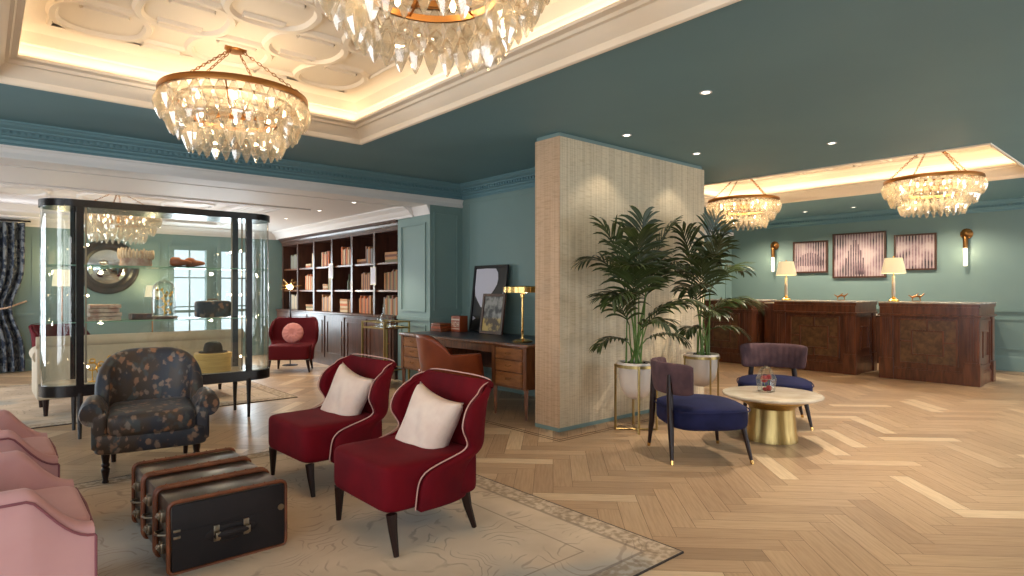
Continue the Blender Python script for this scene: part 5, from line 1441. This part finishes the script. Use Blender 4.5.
stripes_poly(t1, lambda u: (.14, .14+.26*(max(0, 1-(2*u-1)**2))**.5), -.26, .26, 11)
stripes_poly(t2_, lambda u: (.06, .06+ (.66 if .38 < u < .68 else .30+.35*math.sin(u*PI)) - .12*abs(u-.5)), -.10, .24, 8)
# wall sconces
def sconce(label, y, z):
    t = thing('wall_sconce', label, 'wall light', (XR, y, z), 0, 'brass wall lights above reception')
    bm = BM(); 
    lathe(bm, [(.001,0),(.085,0),(.09,.012),(.07,.03),(.05,.034),(.03,.05),(.001,.054)], 28)
    for k in range(10): a = k*PI/5; blob(bm, (.075*math.cos(a), .075*math.sin(a), .018), (.018,.018,.014), 1, 1, 8, 6)
    o = obj('rosette', bm, 'sconce', t); o.rotation_euler = (0, -PI/2, 0); o.location = (0, 0, .14)
    bm = BM(); lathe(bm, [(.001,-.10),(.036,-.10),(.036,.08),(.03,.095),(.001,.10)], 20); tube(bm, [(0,0,.06),(.09,0,.12)], .01, 8); o = obj('holder', bm, 'sconce', t); o.location = (-.09, 0, 0)
    bm = BM(); lathe(bm, [(.001,-.40),(.026,-.40),(.03,-.385),(.03,-.101),(.001,-.101)], 20); o = obj('glowing_rod', bm, 'crod', t); o.location = (-.09, 0, 0)
    point('sconce_light', (XR-.17, y, z-.18), 1.8, (1,.8,.5), .03)
sconce('brass wall light with glowing rod, left of the striped photographs', 5.93, 2.08)
sconce('brass wall light with round rosette, right of the striped photographs', 2.66, 2.10)

# ------------------------------------------------------------------ light
W_ = bpy.data.worlds.new('daylight'); SC.world = W_; W_.use_nodes = True
bg = W_.node_tree.nodes['Background']; bg.inputs[0].default_value = (.75,.88,1,1); bg.inputs[1].default_value = 1.0
DAY = 38
for x_, y_ in ((4.0, .3), (6.3, .4), (8.7, .3), (4.0, -1.6), (10.8, .6)):  # extra downlights added out of view to brighten the floor
    downlight(x_, y_, ZC, 'added unseen downlight brightening the floor, behind or beside the camera', 60, 95)
for w in WW:
    a = (w[1]-w[0])*(w[3]-w[2]); area('window_daylight', (XL+.02, (w[0]+w[1])/2, (w[2]+w[3])/2), (0, -PI/2, 0), w[3]-w[2], w[1]-w[0], DAY, (.86,.93,1))
for w in SW:  # daylight lamps, also at the windows added toward reception
    area('window_daylight', ((w[0]+w[1])/2, YL+.02, (w[2]+w[3])/2), (PI/2, 0, 0), w[1]-w[0], w[3]-w[2], DAY, (.90,.95,1))
for w in WIN: area('window_daylight', ((w[0]+w[1])/2, YF-.02, (w[2]+w[3])/2), (-PI/2, 0, 0), w[1]-w[0], w[3]-w[2], 22, (.82,.93,1))
COVE = 1.5
def cove(R, z, H, p=COVE, col=(1,.84,.60)):
    s = H/.37; zz = z+.175*s; x0, x1, y0, y1 = R; i = .035
    for (cx, cy, L, hz) in (((x0+x1)/2, y0+i, x1-x0-.1, 1), ((x0+x1)/2, y1-i, x1-x0-.1, 1), (x0+i, (y0+y1)/2, y1-y0-.1, 0), (x1-i, (y0+y1)/2, y1-y0-.1, 0)):
        area('cove_strip', (cx, cy, zz), (PI, 0, 0), L if hz else .03, .03 if hz else L, p*L/3, col)
cove(CA, ZC, .37); cove(CB, ZC, .37, COVE*1.2); cove(CR, ZC2, .22, .5, (.9,.95,1))
